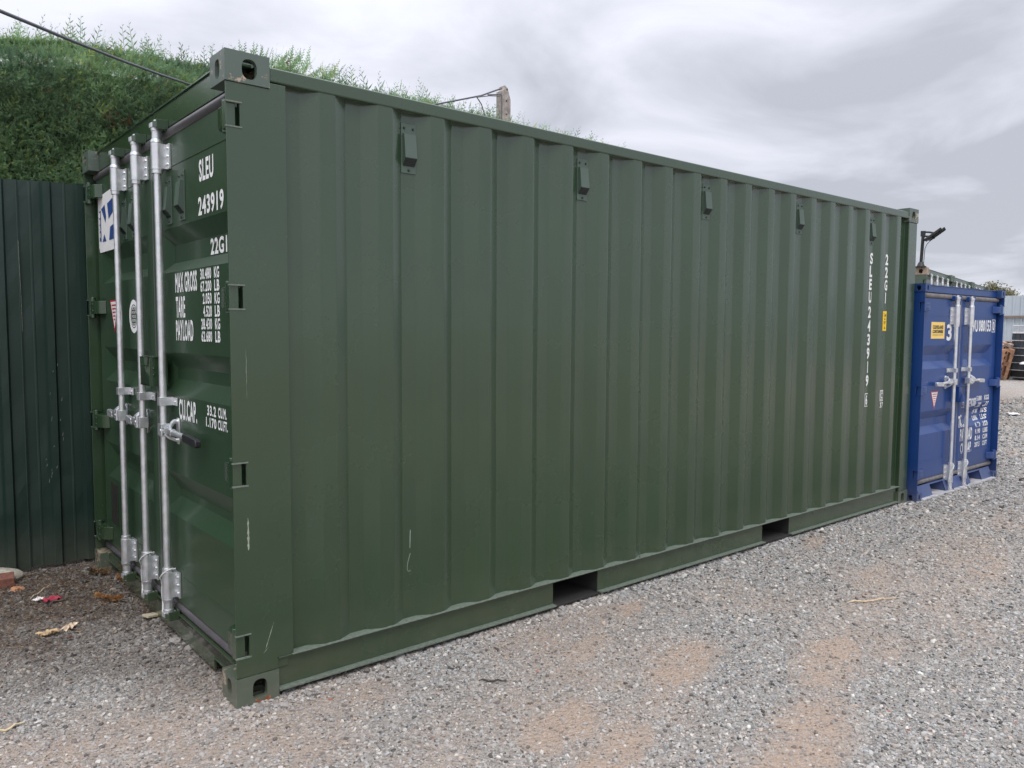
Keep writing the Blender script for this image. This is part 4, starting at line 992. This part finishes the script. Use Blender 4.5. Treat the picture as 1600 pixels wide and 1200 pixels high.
def hedge_cols(x, y, z, g):
    n = len(x); k = vnoise(x, z+y*0.7, 41, 0.35)*0.6 + vnoise(x, z+y, 42, 0.10)*0.4; k = np.clip((k-0.25)/0.5, 0, 1)[:, None]
    c = (1-k)*np.array([0.145, 0.245, 0.140]) + k*np.array([0.260, 0.400, 0.200])
    c *= g.uniform(0.7, 1.35, (n, 1))
    yg = g.random(n) > 0.93; c[yg] = c[yg]*np.array([1.6, 1.25, 0.7])
    bn = (((x+0.48)/0.16)**2+((z-2.72)/0.22)**2 + 1.2*vnoise(x, z, 51, 0.07) < 1.25) & (g.random(n) < 0.55)
    bn |= (g.random(n) > 0.992)
    bn |= (((x-0.46)/0.10)**2+((z-3.10)/0.07)**2 < 1.0) & (g.random(n) < 0.3)
    c[bn] = np.array([0.20, 0.095, 0.060])*g.uniform(0.6, 1.3, (bn.sum(), 1)); return c
g = np.random.default_rng(5); QV, QC = [], []
for (n, x0, x1, zlo, top, l0, l1) in ((46000, -1.3, 1.8, 2.1, False, 0.040, 0.085), (15000, 1.6, 6.6, 3.15, False, 0.055, 0.11), (4500, -5, -1.2, 0.3, False, 0.14, 0.26), (3000, 6.4, 11, 0.6, False, 0.14, 0.26), (2000, -1.3, 6.4, 0.3, False, 0.14, 0.26),
                                   (14000, -1.3, 6.6, 0, True, 0.05, 0.11), (2200, -5, 11, 0, True, 0.16, 0.3)):
    x, y, z, nrm = hedge_pts(n, x0, x1, zlo, g, top); nl = np.linalg.norm(nrm, axis=1, keepdims=True); d = nrm/nl
    ln = g.uniform(l0, l1, n); inn = g.uniform(0.2, 1.0, n)[:, None]*0.075
    q, c = sprays(np.stack([x, y, z], -1)-d*inn, d+g.normal(0, 0.32, (n, 3)), ln, hedge_cols(x, y, z, g), g); QV.append(q); QC.append(c)
# taller stray shoots along the top edge
n = 260; x = g.uniform(-1.3, 6.6, n); cl_ = vnoise(x, x*0, 23, 0.16); keep = g.random(n) < cl_*1.1; x = x[keep]; n = len(x)
y = g.uniform(3.62, 4.3, n); z = htop(x)-0.03; d = np.stack([g.normal(0.15, 0.35, n), g.normal(-0.1, 0.3, n), np.ones(n)], -1)
q, c = sprays(np.stack([x, y, z], -1), d, g.uniform(0.08, 0.16, n), hedge_cols(x, y, z, g)*1.15, g, nl=14, ll=0.17, wid=0.0032); QV.append(q); QC.append(c)
# bushy arching shoots just right of the near corner
n = 110; x = g.uniform(1.25, 2.3, n); y = g.uniform(3.5, 3.9, n); z = htop(x)-0.06; d = np.stack([g.normal(0.35, 0.35, n), g.normal(-0.2, 0.3, n), 0.8*np.ones(n)], -1)
q, c = sprays(np.stack([x, y, z], -1), d, g.uniform(0.12, 0.26, n), hedge_cols(x, y, z, g)*1.1, g, nl=16, ll=0.19, wid=0.0032); QV.append(q); QC.append(c)
fo = build_tinted('foliage', np.concatenate(QV)-np.array([3.0, 4.4, 0]), np.concatenate(QC), hedge)
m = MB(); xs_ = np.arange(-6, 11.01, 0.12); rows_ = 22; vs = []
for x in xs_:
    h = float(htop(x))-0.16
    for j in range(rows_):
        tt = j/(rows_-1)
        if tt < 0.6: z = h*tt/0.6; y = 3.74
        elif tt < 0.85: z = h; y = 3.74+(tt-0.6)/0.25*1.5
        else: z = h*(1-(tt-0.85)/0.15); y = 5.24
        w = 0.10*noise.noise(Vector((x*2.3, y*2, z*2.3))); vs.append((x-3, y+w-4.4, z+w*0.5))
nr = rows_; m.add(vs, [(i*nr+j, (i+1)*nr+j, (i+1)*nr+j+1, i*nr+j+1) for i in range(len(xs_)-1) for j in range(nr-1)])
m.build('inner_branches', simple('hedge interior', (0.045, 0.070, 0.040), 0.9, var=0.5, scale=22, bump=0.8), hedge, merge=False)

# ============================================================ METAL FENCE, left
fence = thing('metal_fence', (-1.5, 2.55, 0), 'dark green ribbed sheet metal fence left of the big green container', 'fence')
fm = paint('dark green sheet', (0.012, 0.030, 0.023), 0.42, dust=0.3, spec=0.4, streak=0.5, coat=0.12)
def fence_sheet(x0, x1, zt0, zt1, zb0, zb1, yo, seed):
    m = MB(); per = 0.187; key = []
    x = x0
    base = [(0, 0), (0.058, 0), (0.062, -0.002), (0.070, -0.002), (0.074, 0), (0.118, 0), (0.132, -0.028), (0.170, -0.028), (0.184, 0)]
    cols = []
    k = 0
    while x0+k*per < x1-0.01:
        for dx, dy in base:
            if x0+k*per+dx <= x1+1e-6: cols.append((x0+k*per+dx, dy))
        k += 1
    cols.append((x1, 0)); nz = 26; vs = []
    for j in range(nz+1):
        t = j/nz
        for x, dy in cols:
            f = (x-x0)/(x1-x0); zb = zb0+(zb1-zb0)*f; zt = zt0+(zt1-zt0)*f; z = zb+(zt-zb)*t
            w = 0.010*noise.noise(Vector((x*2.2+seed, 2.0, z*1.1))) + 0.004*noise.noise(Vector((x*9+seed, 5.0, z*4)))
            if z < 0.9: w += 0.010*max(0, noise.noise(Vector((x*7, seed, z*6))))*(0.9-z)/0.9
            # two knocked-in creases low on the ribs
            for cxx, cz in ((-0.30, 0.62), (-0.12, 0.60), (-0.02, 0.62)):
                dd = ((x-cxx)/0.03)**2+((z-cz)/0.03)**2
                if dd < 4: w += 0.012*math.exp(-dd)
            vs.append((x+1.5, yo+dy+w-2.55, z))
    nc = len(cols); m.add(vs, [(j*nc+i, j*nc+i+1, (j+1)*nc+i+1, (j+1)*nc+i) for j in range(nz) for i in range(nc-1)])
    o = m.build('fence_sheet', fm, fence, smooth=0, merge=False)
    s = o.modifiers.new('thick', 'SOLIDIFY'); s.thickness = 0.0012; return o
fence_sheet(-0.335, 0.165, 2.415, 2.435, 0.030, 0.025, 2.565, 1.0)
fence_sheet(-1.337, -0.333, 2.385, 2.412, 0.015, 0.020, 2.550, 4.0)
fence_sheet(-2.339, -1.331, 2.39, 2.38, 0.02, 0.015, 2.560, 7.0)
fence_sheet(-3.341, -2.331, 2.39, 2.39, 0.02, 0.02, 2.550, 9.0)
for x in (-3.2, -1.6, 0.02):
    m = MB(); m.box(x-0.04+1.5, x+0.04+1.5, 0.06, 0.14, -0.05, 2.3); m.build('fence_post', M['dark'], fence)
for z in (0.5, 1.9):
    m = MB(); m.box(-1.8, 1.62, 0.04, 0.065, z-0.03, z+0.03); m.build('fence_rail', M['dark'], fence)
m = MB()
for k in range(16):
    x = -0.24+0.12*random.random(); z = random.uniform(0.5, 1.3); m.tube([(x+1.5, 2.533-2.55, z), (x+1.5+0.004, 2.532-2.55, z+random.uniform(0.008, 0.03))], 0.0009, n=4)
pts = [(-0.338+1.5+0.003*math.sin(z*5), 2.545-2.55, z) for z in np.linspace(1.5, 2.05, 9)]; m.tube(pts, 0.0007, n=4)
m.build('bare_metal_scratches', M['scrape'], fence)

# ============================================================ TIMBER POST AND CABLE
post = thing('timber_post', (4.40, 3.72, 0), 'weathered grey timber post with a pointed top standing in the hedge', 'post')
wood = simple('weathered timber', (0.34, 0.30, 0.27), 0.85, var=0.35, scale=26, bump=0.4)
m = MB(); m.prism([(-0.062, -0.06), (0.062, -0.06), (0.062, 4.02), (0.02, 4.14), (-0.022, 4.165), (-0.028, 4.12), (-0.062, 4.10)], 1, -0.05, 0.05); m.build('shaft', wood, post, bev=0.004)
steel = simple('dull steel strap', (0.16, 0.15, 0.16), 0.6, metal=0.4)
m = MB(); m.tube([(0.068, 0, 3.6), (0.072, 0, 4.0), (0.052, -0.01, 4.09), (0.0, -0.055, 4.13)], 0.009, n=6); m.build('strap', steel, post)
m = MB(); m.tube([(-0.067, -0.05, 3.80), (-0.068, -0.055, 4.045), (-0.085, -0.055, 4.05), (-0.26, -0.055, 4.015)], 0.007, n=6); m.build('stay_bracket', steel, post)
m = MB(); m.cyl((0.0, -0.054, 4.0), (0.0, -0.048, 4.0), 0.009, n=8); m.cyl((0.0, -0.054, 3.86), (0.0, -0.048, 3.86), 0.007, n=8); m.build('bolt', M['dark'], post)
cable = MB(); Pn = [(-2.4, -0.95, 3.16), (-0.59, 0.96, 2.857), (0.2, 2.05, 3.06), (1.054, 3.20, 3.385)]
# overhead cable: straight run towards the hedge, then a slack span to the post
a = Vector((-0.593, 0.957, 2.857)); b_ = Vector((0.965, 3.33, 3.405)); d = b_-a
pts = [a-d*1.6+Vector((0, 0, 0.35))*0.0, a-d*0.8, a, a+d*0.25-Vector((0, 0, 0.010)), a+d*0.5-Vector((0, 0, 0.014)), a+d*0.75-Vector((0, 0, 0.010)), b_]
end = Vector((4.32, 3.66, 4.115))
for t in (0.1, 0.25, 0.4, 0.55): pts.append(b_.lerp(end, t) + Vector((0, -0.02, -1.1*t*(1-t))))
pts += [Vector((3.25, 3.50, 3.70)), Vector((3.66, 3.56, 3.845)), Vector((4.0, 3.60, 3.965)), end]
cable.tube(pts, 0.0085, n=8)
co = cable.build('overhead_cable', simple('grey cable sheath', (0.10, 0.10, 0.12), 0.5), None); tag(co, 'dark grey overhead cable sloping down across the hedge to the timber post', 'cable')
m = MB(); m.tube([(3.93, 3.58, 3.93), (3.99, 3.58, 3.87), (4.02, 3.58, 3.80), (4.06, 3.59, 3.72)], 0.006, n=5); m.tube([(3.93, 3.58, 3.93), (4.12, 3.62, 3.99), (4.30, 3.66, 4.03)], 0.005, n=5)
wo = m.build('loose_wire', steel, None); tag(wo, 'short frayed wire hanging off the cable beside the timber post', 'wire')

# ============================================================ LITTER AT THE LEFT
def rock(name, c, r, colr, label, cat, seed):
    m = MB(); bm = bmesh.new(); bmesh.ops.create_icosphere(bm, subdivisions=4, radius=1)
    for v in bm.verts:
        k = 1+0.28*noise.noise(v.co*1.1+Vector((seed, 0, 0)))+0.06*noise.noise(v.co*4+Vector((0, seed, 0))); v.co = Vector((v.co.x*r[0]*k, v.co.y*r[1]*k, v.co.z*r[2]*k))
    me = bpy.data.meshes.new(name); bm.to_mesh(me); bm.free(); me.polygons.foreach_set('use_smooth', [True]*len(me.polygons))
    me.materials.append(simple(name+' surface', colr, 0.85, var=0.25, scale=40, bump=0.5)); o = bpy.data.objects.new(name, me); C.objects.link(o); o.location = c; return tag(o, label, cat)
rock('boulder', (-0.515, 2.47, 0.025), (0.12, 0.09, 0.055), (0.40, 0.37, 0.30), 'pale rounded stone lying against the foot of the metal fence', 'stone', 2.0)
rock('rubble', (-0.462, 2.20, 0.008), (0.040, 0.030, 0.022), (0.45, 0.22, 0.12), 'small orange brown rubble lump just in front of the red brick', 'rubble', 9.0)
m = MB(); T = Matrix.Translation((-0.56, 2.345, 0.036)) @ Matrix.Rotation(R(-6), 4, 'Z') @ Matrix.Rotation(R(6), 4, 'X'); m.box(-0.1075, 0.1075, -0.051, 0.051, -0.032, 0.032, T)
bo = m.build('brick', simple('brick clay', (0.20, 0.085, 0.06), 0.9, var=0.3, scale=50, bump=0.6), None, bev=0.005); tag(bo, 'red brick lying on the gravel by the pale stone', 'brick')
def crumple(name, cx, cy, w, h, ang, colr, label, cat, amp=0.02, n=9, shape=None, z0=0.012):
    m = MB(); vs = []; ca, sa_ = math.cos(ang), math.sin(ang)
    for j in range(n+1):
        for i in range(n+1):
            u, v = i/n-0.5, j/n-0.5; e_ = 1+0.5*noise.noise(Vector((u*3+cx*9, v*3, 1)))
            x, y = u*w*e_, v*h*e_; z = z0+amp*abs(noise.noise(Vector((u*5+cy*7, v*4, cx*5))))+0.4*amp*noise.noise(Vector((u*11, v*11, cx)))
            X_, Y_ = cx+x*ca-y*sa_, cy+x*sa_+y*ca; vs.append((X_, Y_, z+float(gz(np.array(X_), np.array(Y_)))))
    m.add(vs, [(j*(n+1)+i, j*(n+1)+i+1, (j+1)*(n+1)+i+1, (j+1)*(n+1)+i) for j in range(n) for i in range(n)])
    o = m.build(name, colr if not isinstance(colr, tuple) else simple(name+' material', colr, 0.6, var=0.25, scale=30), None, smooth=60, merge=False)
    s = o.modifiers.new('thick', 'SOLIDIFY'); s.thickness = 0.0015; return tag(o, label, cat)
crumple('wrapper', -0.345, 1.835, 0.085, 0.045, R(10), (0.36, 0.035, 0.065), 'crumpled red wrapper on the gravel', 'litter', z0=0.018)
crumple('paper_scrap', -0.402, 1.875, 0.045, 0.035, R(40), (0.75, 0.70, 0.66), 'small white paper scrap touching the red wrapper', 'litter', z0=0.018)
crumple('dead_leaf', -0.445, 1.330, 0.085, 0.035, R(0), (0.56, 0.40, 0.22), 'curled tan dead leaf on the gravel, the left one of two joined', 'leaf', 0.03)
crumple('dead_leaf', -0.350, 1.350, 0.085, 0.040, R(42), (0.66, 0.52, 0.38), 'curled pale dead leaf on the gravel, the right one of two joined', 'leaf', 0.035)
m = MB(); m.box(-0.036, 0.036, -0.026, 0.026, -0.006, 0.006, Matrix.Translation((0.018, 1.262, 0.018)) @ Matrix.Rotation(R(20), 4, 'Z') @ Matrix.Rotation(R(9), 4, 'Y')); m.cyl((0.0, 1.262, 0.02), (0.03, 1.275, 0.024), 0.004, n=6)
o = m.build('wood_offcut', simple('plywood', (0.48, 0.42, 0.30), 0.8, var=0.25), None, bev=0.002); tag(o, 'small pale plywood offcut lying by the foot of the container doors', 'wood scrap')
# dead conifer sprig
def sprig(cx, cy, ang, length, colr, label, seed):
    gg = np.random.default_rng(seed); n = 26; t = np.linspace(0, 1, n); bx = cx+math.cos(ang)*length*t; by = cy+math.sin(ang)*length*t+0.01*np.sin(t*7)
    base = np.stack([bx, by, gz(bx, by)+0.016+0.01*gg.random(n)], -1); d = np.stack([np.cos(ang+gg.normal(0, 0.7, n)), np.sin(ang+gg.normal(0, 0.7, n)), gg.uniform(0, 0.5, n)], -1)
    q, c = sprays(base, d, gg.uniform(0.03, 0.07, n), np.tile(np.array(colr), (n, 1))*gg.uniform(0.6, 1.3, (n, 1)), gg, nl=7, ll=0.5, wid=0.0035)
    o = build_tinted('dead_sprig', q, c, None, leaf_mat('dry conifer')); return tag(o, label, 'twig')
sprig(-0.155, 1.745, R(-50), 0.16, (0.44, 0.23, 0.09), 'orange brown dead conifer sprig on the gravel in front of the far door post', 1)
sprig(0.02, 1.98, R(-30), 0.12, (0.26, 0.12, 0.045), 'darker brown dead conifer sprig under the container sill', 2)
sprig(-0.07, 2.30, R(-60), 0.14, (0.20, 0.13, 0.07), 'dull brown dead conifer sprig beside the far lower corner casting', 3)
def stick(p0, p1, r, colr, label, name='stick'):
    m = MB(); a, b = Vector((*p0, 0)), Vector((*p1, 0)); pts = []
    for k in range(7):
        p = a.lerp(b, k/6)+Vector((0, 0.006*math.sin(k*1.7), 0)); p.z = float(gz(np.array(p.x), np.array(p.y)))+0.013+0.004*math.sin(k*2.1); pts.append(p)
    m.tube(pts, [r*0.5, r, r, r*0.9, r*0.9, r*0.7, r*0.3], n=6); o = m.build(name, simple('stick bark', colr, 0.8, var=0.2, scale=60), None); return tag(o, label, 'stick')
stick((-0.775, 0.365), (-0.675, 0.405), 0.0045, (0.62, 0.50, 0.30), 'straw coloured stick at the left edge, far in front of the fence')
stick((-0.43, 1.94), (-0.30, 2.14), 0.0035, (0.55, 0.46, 0.32), 'thin pale stick between the brick and the red wrapper')
stick((-0.36, 1.79), (-0.22, 1.85), 0.0040, (0.16, 0.12, 0.10), 'thin dark stick right beside the red wrapper')
stick((0.9, -0.42), (1.0, -0.50), 0.0045, (0.045, 0.040, 0.035), 'short black curved stick in front of the long side of the container')
stick((3.10, -0.95), (3.42, -1.10), 0.0045, (0.60, 0.46, 0.30), 'long straw coloured stick on the open gravel right of the container')
stick((4.75, -1.55), (5.15, -1.72), 0.0050, (0.60, 0.52, 0.36), 'pale straw stick on the gravel at far right, in front of the blue container')
# leaf litter and needles
gg = np.random.default_rng(99); n = 11000; x = gg.uniform(-1.3, 0.35, n); y = 0.4+gg.beta(2.2, 1.1, n)*2.1; k = gg.random(n) < mulch(x, y)*0.9+0.05; k &= ~((x > 0.05)); x, y = x[k], y[k]; n = len(x)
b0 = np.stack([x, y, gz(x, y)+gg.uniform(0.004, 0.014, n)], -1); a = gg.uniform(0, 6.28, n); d = np.stack([np.cos(a), np.sin(a), gg.normal(0, 0.12, n)], -1); l = gg.uniform(0.008, 0.038, (n, 1)); w = gg.uniform(0.0008, 0.0026, (n, 1)); sv = np.stack([-np.sin(a), np.cos(a), gg.normal(0, 0.3, n)], -1)
q = np.stack([b0-sv*w, b0+sv*w, b0+sv*w*0.6+d*l, b0-sv*w*0.6+d*l], 1); pal = np.array([(0.30, 0.17, 0.09), (0.10, 0.07, 0.05), (0.42, 0.31, 0.19), (0.18, 0.11, 0.07), (0.55, 0.45, 0.32), (0.07, 0.05, 0.04)])
lo = build_tinted('leaf_litter', q, pal[gg.choice(6, n, p=[.2, .25, .12, .25, .05, .13])]*gg.uniform(0.7, 1.2, (n, 1)), None, leaf_mat('dry litter')); tag(lo, 'brown needles and leaf litter strewn below the fence', 'leaf litter', kind='stuff')

# ============================================================ FAR END OF THE YARD
ff = thing('corrugated_fence', (30.5, 3.0, 0), 'tall pale blue grey sheet fence at the far end of the yard', 'fence')
pf = simple('pale sheet', (0.44, 0.50, 0.54), 0.5, var=0.06, scale=3)
def far_sheet(y0, y1, z0, z1, xo):
    m = MB(); cols = []; y = y0
    while y < y1:
        for dy, dx in ((0, 0), (0.16, 0), (0.18, -0.035), (0.22, -0.035), (0.24, 0)): cols.append((y+dy, dx))
        y += 0.25
    n = len(cols); m.add([(xo+dx, yy-3.0, z) for z in (z0, z1) for yy, dx in cols], [(i, i+1, n+i+1, n+i) for i in range(n-1)]); return m.build('fence_sheet', pf, ff, smooth=0, merge=False)
y = -16.0
while y < 22:
    far_sheet(y, y+1.99, 2.05+0.06*math.sin(y), 2.84+0.03*math.sin(y*3), -0.06); far_sheet(y, y+1.99, 0.05, 2.10, 0.0); y += 2.0
for z in (2.07, 1.10):
    m = MB(); m.box(-0.11, -0.045, -19, 19, z-0.035, z+0.035); m.build('fence_rail', simple('brown timber rail', (0.22, 0.17, 0.14), 0.85), ff)
for k in range(7):
    yy = 5.62-3.0-3*k+6; m = MB(); m.box(-0.32, -0.10, yy-0.14, yy+0.14, 0, 2.28); m.build('fence_post', wood, ff, bev=0.01)
pw_ = simple('pallet wood', (0.42, 0.24, 0.15), 0.85, var=0.35, scale=9)
pg_ = simple('grey pallet wood', (0.34, 0.27, 0.23), 0.85, var=0.3, scale=9)
def pallet(x, y, lean, h, mt, label):
    r = thing('pallet', (x, y, 0), label, 'pallet', R(-17), 'wooden pallets leaning in a heap'); r.rotation_euler = (R(lean), 0, R(-17))
    m = MB()
    for k in range(3): m.box(-0.5+0.43*k, -0.36+0.43*k, 0.0, 0.022, 0, h); m.box(-0.5+0.43*k, -0.36+0.43*k, 0.122, 0.144, 0, h)
    m.build('stringer_board', mt, r)
    for j in range(3):
        z = (h-0.11)*j/2; m = MB()
        for k in range(3): m.box(-0.5+0.43*k, -0.36+0.43*k, 0.022, 0.122, z, z+0.11)
        m.build('block', mt, r)
    m = MB()
    for j in range(6): z = (h-0.10)*j/5; m.box(-0.5, 0.5, 0.145, 0.163, z, z+0.09)
    m.build('deck_board', mt, r); return r
pallet(27.1, 6.04, 14, 1.00, pw_, 'reddish wooden pallet standing on edge, nearest to the dark crates')
pallet(27.2, 6.26, 20, 1.20, pg_, 'grey weathered pallet leaning, second from the dark crates')
pallet(27.3, 6.44, 24, 1.22, pg_, 'grey weathered pallet leaning, third from the dark crates')
pallet(27.5, 6.62, 24, 1.28, pw_, 'pale wooden pallet at the back of the leaning heap, farthest from the crates')
cg = simple('dark grey crate', (0.045, 0.055, 0.065), 0.5, var=0.3, scale=5)
def crate(x, y, z, w, d, h, label, mt, wire=False):
    r = thing('storage_crate', (x, y, z), label, 'crate', R(-17), 'crates stacked at the far end of the yard')
    if wire:
        m = MB()
        for i in range(15):
            yy = -w/2+w*i/14
            for xx in (-d/2, d/2): m.cyl((xx, yy, 0), (xx, yy, h), 0.008, n=5)
        for i in range(12):
            xx = -d/2+d*i/11
            for yy in (-w/2, w/2): m.cyl((xx, yy, 0), (xx, yy, h), 0.008, n=5)
        m.build('wire_mesh', M['galv'], r)
        m = MB()
        for zz in (0.0, h): 
            for a_, b_2 in (((-d/2, -w/2), (d/2, -w/2)), ((d/2, -w/2), (d/2, w/2)), ((d/2, w/2), (-d/2, w/2)), ((-d/2, w/2), (-d/2, -w/2))): m.cyl((*a_, zz), (*b_2, zz), 0.013, n=6)
        m.build('rim', M['galv'], r)
    else:
        t_ = 0.03; m = MB(); m.box(-d/2, d/2, -w/2, w/2, 0, t_)
        m.box(-d/2, -d/2+t_, -w/2, w/2, t_, h*0.86); m.box(d/2-t_, d/2, -w/2, w/2, t_, h*0.86); m.box(-d/2+t_, d/2-t_, -w/2, -w/2+t_, t_, h*0.86); m.box(-d/2+t_, d/2-t_, w/2-t_, w/2, t_, h*0.86)
        for i in range(7): yy = -w/2+w*(i+0.5)/7; m.box(-d/2-0.015, -d/2, yy-0.012, yy+0.012, 0.02, h*0.84)
        m.build('crate_body', mt, r, bev=0.006)
        m = MB(); zz = h*0.86
        m.box(-d/2-0.03, -d/2+t_, -w/2-0.02, w/2+0.02, zz, h*0.97); m.box(d/2-t_, d/2+0.03, -w/2-0.02, w/2+0.02, zz, h*0.97)
        m.box(-d/2+t_, d/2-t_, -w/2-0.02, -w/2+t_, zz, h*0.97); m.box(-d/2+t_, d/2-t_, w/2-t_, w/2+0.02, zz, h*0.97); m.build('rim', M['dusty'] if wire is None else mt, r, bev=0.006)
    return r
names = ['lowest', 'second', 'third', 'fourth', 'fifth', 'topmost solid']
for k in range(6): crate(27.55, 5.30, 0.10+0.235*k, 1.16, 0.8, 0.235, 'dark grey plastic crate, %s in the stack beside the pallets' % names[k], cg if k > 0 else M['black'], None)
crate(27.55, 5.30, 1.515, 1.12, 0.78, 0.22, 'galvanised wire basket on top of the dark crate stack', cg, True)
m = MB()
for yy in (-0.55, 0.0, 0.55): m.box(-0.4, 0.4, yy-0.05, yy+0.05, 0.0, 0.07)
m.box(-0.4, 0.4, -0.6, 0.6, 0.07, 0.098); o = m.build('plastic_pallet', simple('grey plastic', (0.28, 0.29, 0.30), 0.5), None, bev=0.004); o.location = (27.55, 5.30, 0.0); o.rotation_euler = (0, 0, R(-17)); tag(o, 'pale grey plastic pallet under the dark crate stack', 'pallet')
m = MB(); n_ = 10
for j in range(5):
    a1_ = math.pi/2*j/5; a2_ = math.pi/2*(j+1)/5
    m.add([(0.13*math.cos(a)*math.cos(b3), 0.13*math.cos(a)*math.sin(b3), 0.08*math.sin(a)) for a in (a1_, a2_) for b3 in np.linspace(0, 2*math.pi, n_+1)[:-1]], [(i, (i+1) % n_, n_+(i+1) % n_, n_+i) for i in range(n_)])
o = m.build('plastic_tub', M['sticker'], None); o.location = (27.02, 5.50, 0.52); tag(o, 'upturned white tub resting on the edge of the dark crate stack', 'tub')

# far tree behind the fence
def tree(x, y, zc, r, h, label, seed, dry):
    rt = thing('tree', (x, y, 0), label, 'tree'); gg = np.random.default_rng(seed)
    bark = simple('bark', (0.12, 0.10, 0.08), 0.9); m = MB(); m.tube([(0, 0, 0), (0.1, 0.05, zc*0.5), (0.05, 0, zc)], [0.22, 0.16, 0.08], n=8)
    for k in range(9):
        a = gg.uniform(0, 6.28); e_ = Vector((math.cos(a)*r*0.8, math.sin(a)*r*0.8, zc+gg.uniform(-0.3, 0.8)*r)); m.tube([(0.06, 0.02, zc*gg.uniform(0.5, 0.9)), e_*0.5+Vector((0, 0, zc*0.45)), e_], [0.07, 0.05, 0.015], n=6)
    m.build('trunk', bark, rt)
    n = 9500; cl = gg.normal(size=(26, 3)); cl = cl/np.linalg.norm(cl, axis=1, keepdims=True)*gg.uniform(0.35, 0.95, (26, 1))*np.array([r, r, r*0.8]); w = gg.integers(0, 26, n)
    p = cl[w]+gg.normal(0, 0.13*r, (n, 3))+np.array([0, 0, zc]); d = gg.normal(size=(n, 3)); d /= np.linalg.norm(d, axis=1, keepdims=True); s = np.cross(d, gg.normal(size=(n, 3))); s /= np.linalg.norm(s, axis=1, keepdims=True)
    L0 = gg.uniform(0.09, 0.17, (n, 1)); q = np.stack([p, p+d*L0*0.5+s*0.045, p+d*L0, p+d*L0*0.5-s*0.045], 1)
    base = np.array([(0.20, 0.19, 0.09), (0.11, 0.14, 0.06), (0.30, 0.22, 0.14)])[gg.choice(3, n, p=[.45, .35, .2])]*(0.7+0.6*gg.random((26, 1))[w]); build_tinted('crown', q, base, rt, leaf_mat('autumn leaves'))
tree(63.0, 18.9, 3.75, 1.85, 5.4, 'small rounded autumn coloured tree beyond the pale fence', 3, True)

crumple('white_scrap', 15.2, 2.05, 0.32, 0.16, R(20), M['sticker'], 'small white scrap on the gravel beyond the blue container', 'litter', 0.03, z0=0.03)
m = MB(); m.tube([(7.95, -0.30, 0.03), (8.6, -0.42, 0.035), (9.3, -0.38, 0.03), (9.9, -0.55, 0.03)], [0.008, 0.012, 0.010, 0.004], n=6); o = m.build('dark_stick', simple('dark bark', (0.06, 0.05, 0.045), 0.9), None); tag(o, 'long thin dark stick on the gravel just right of the blue container', 'stick')
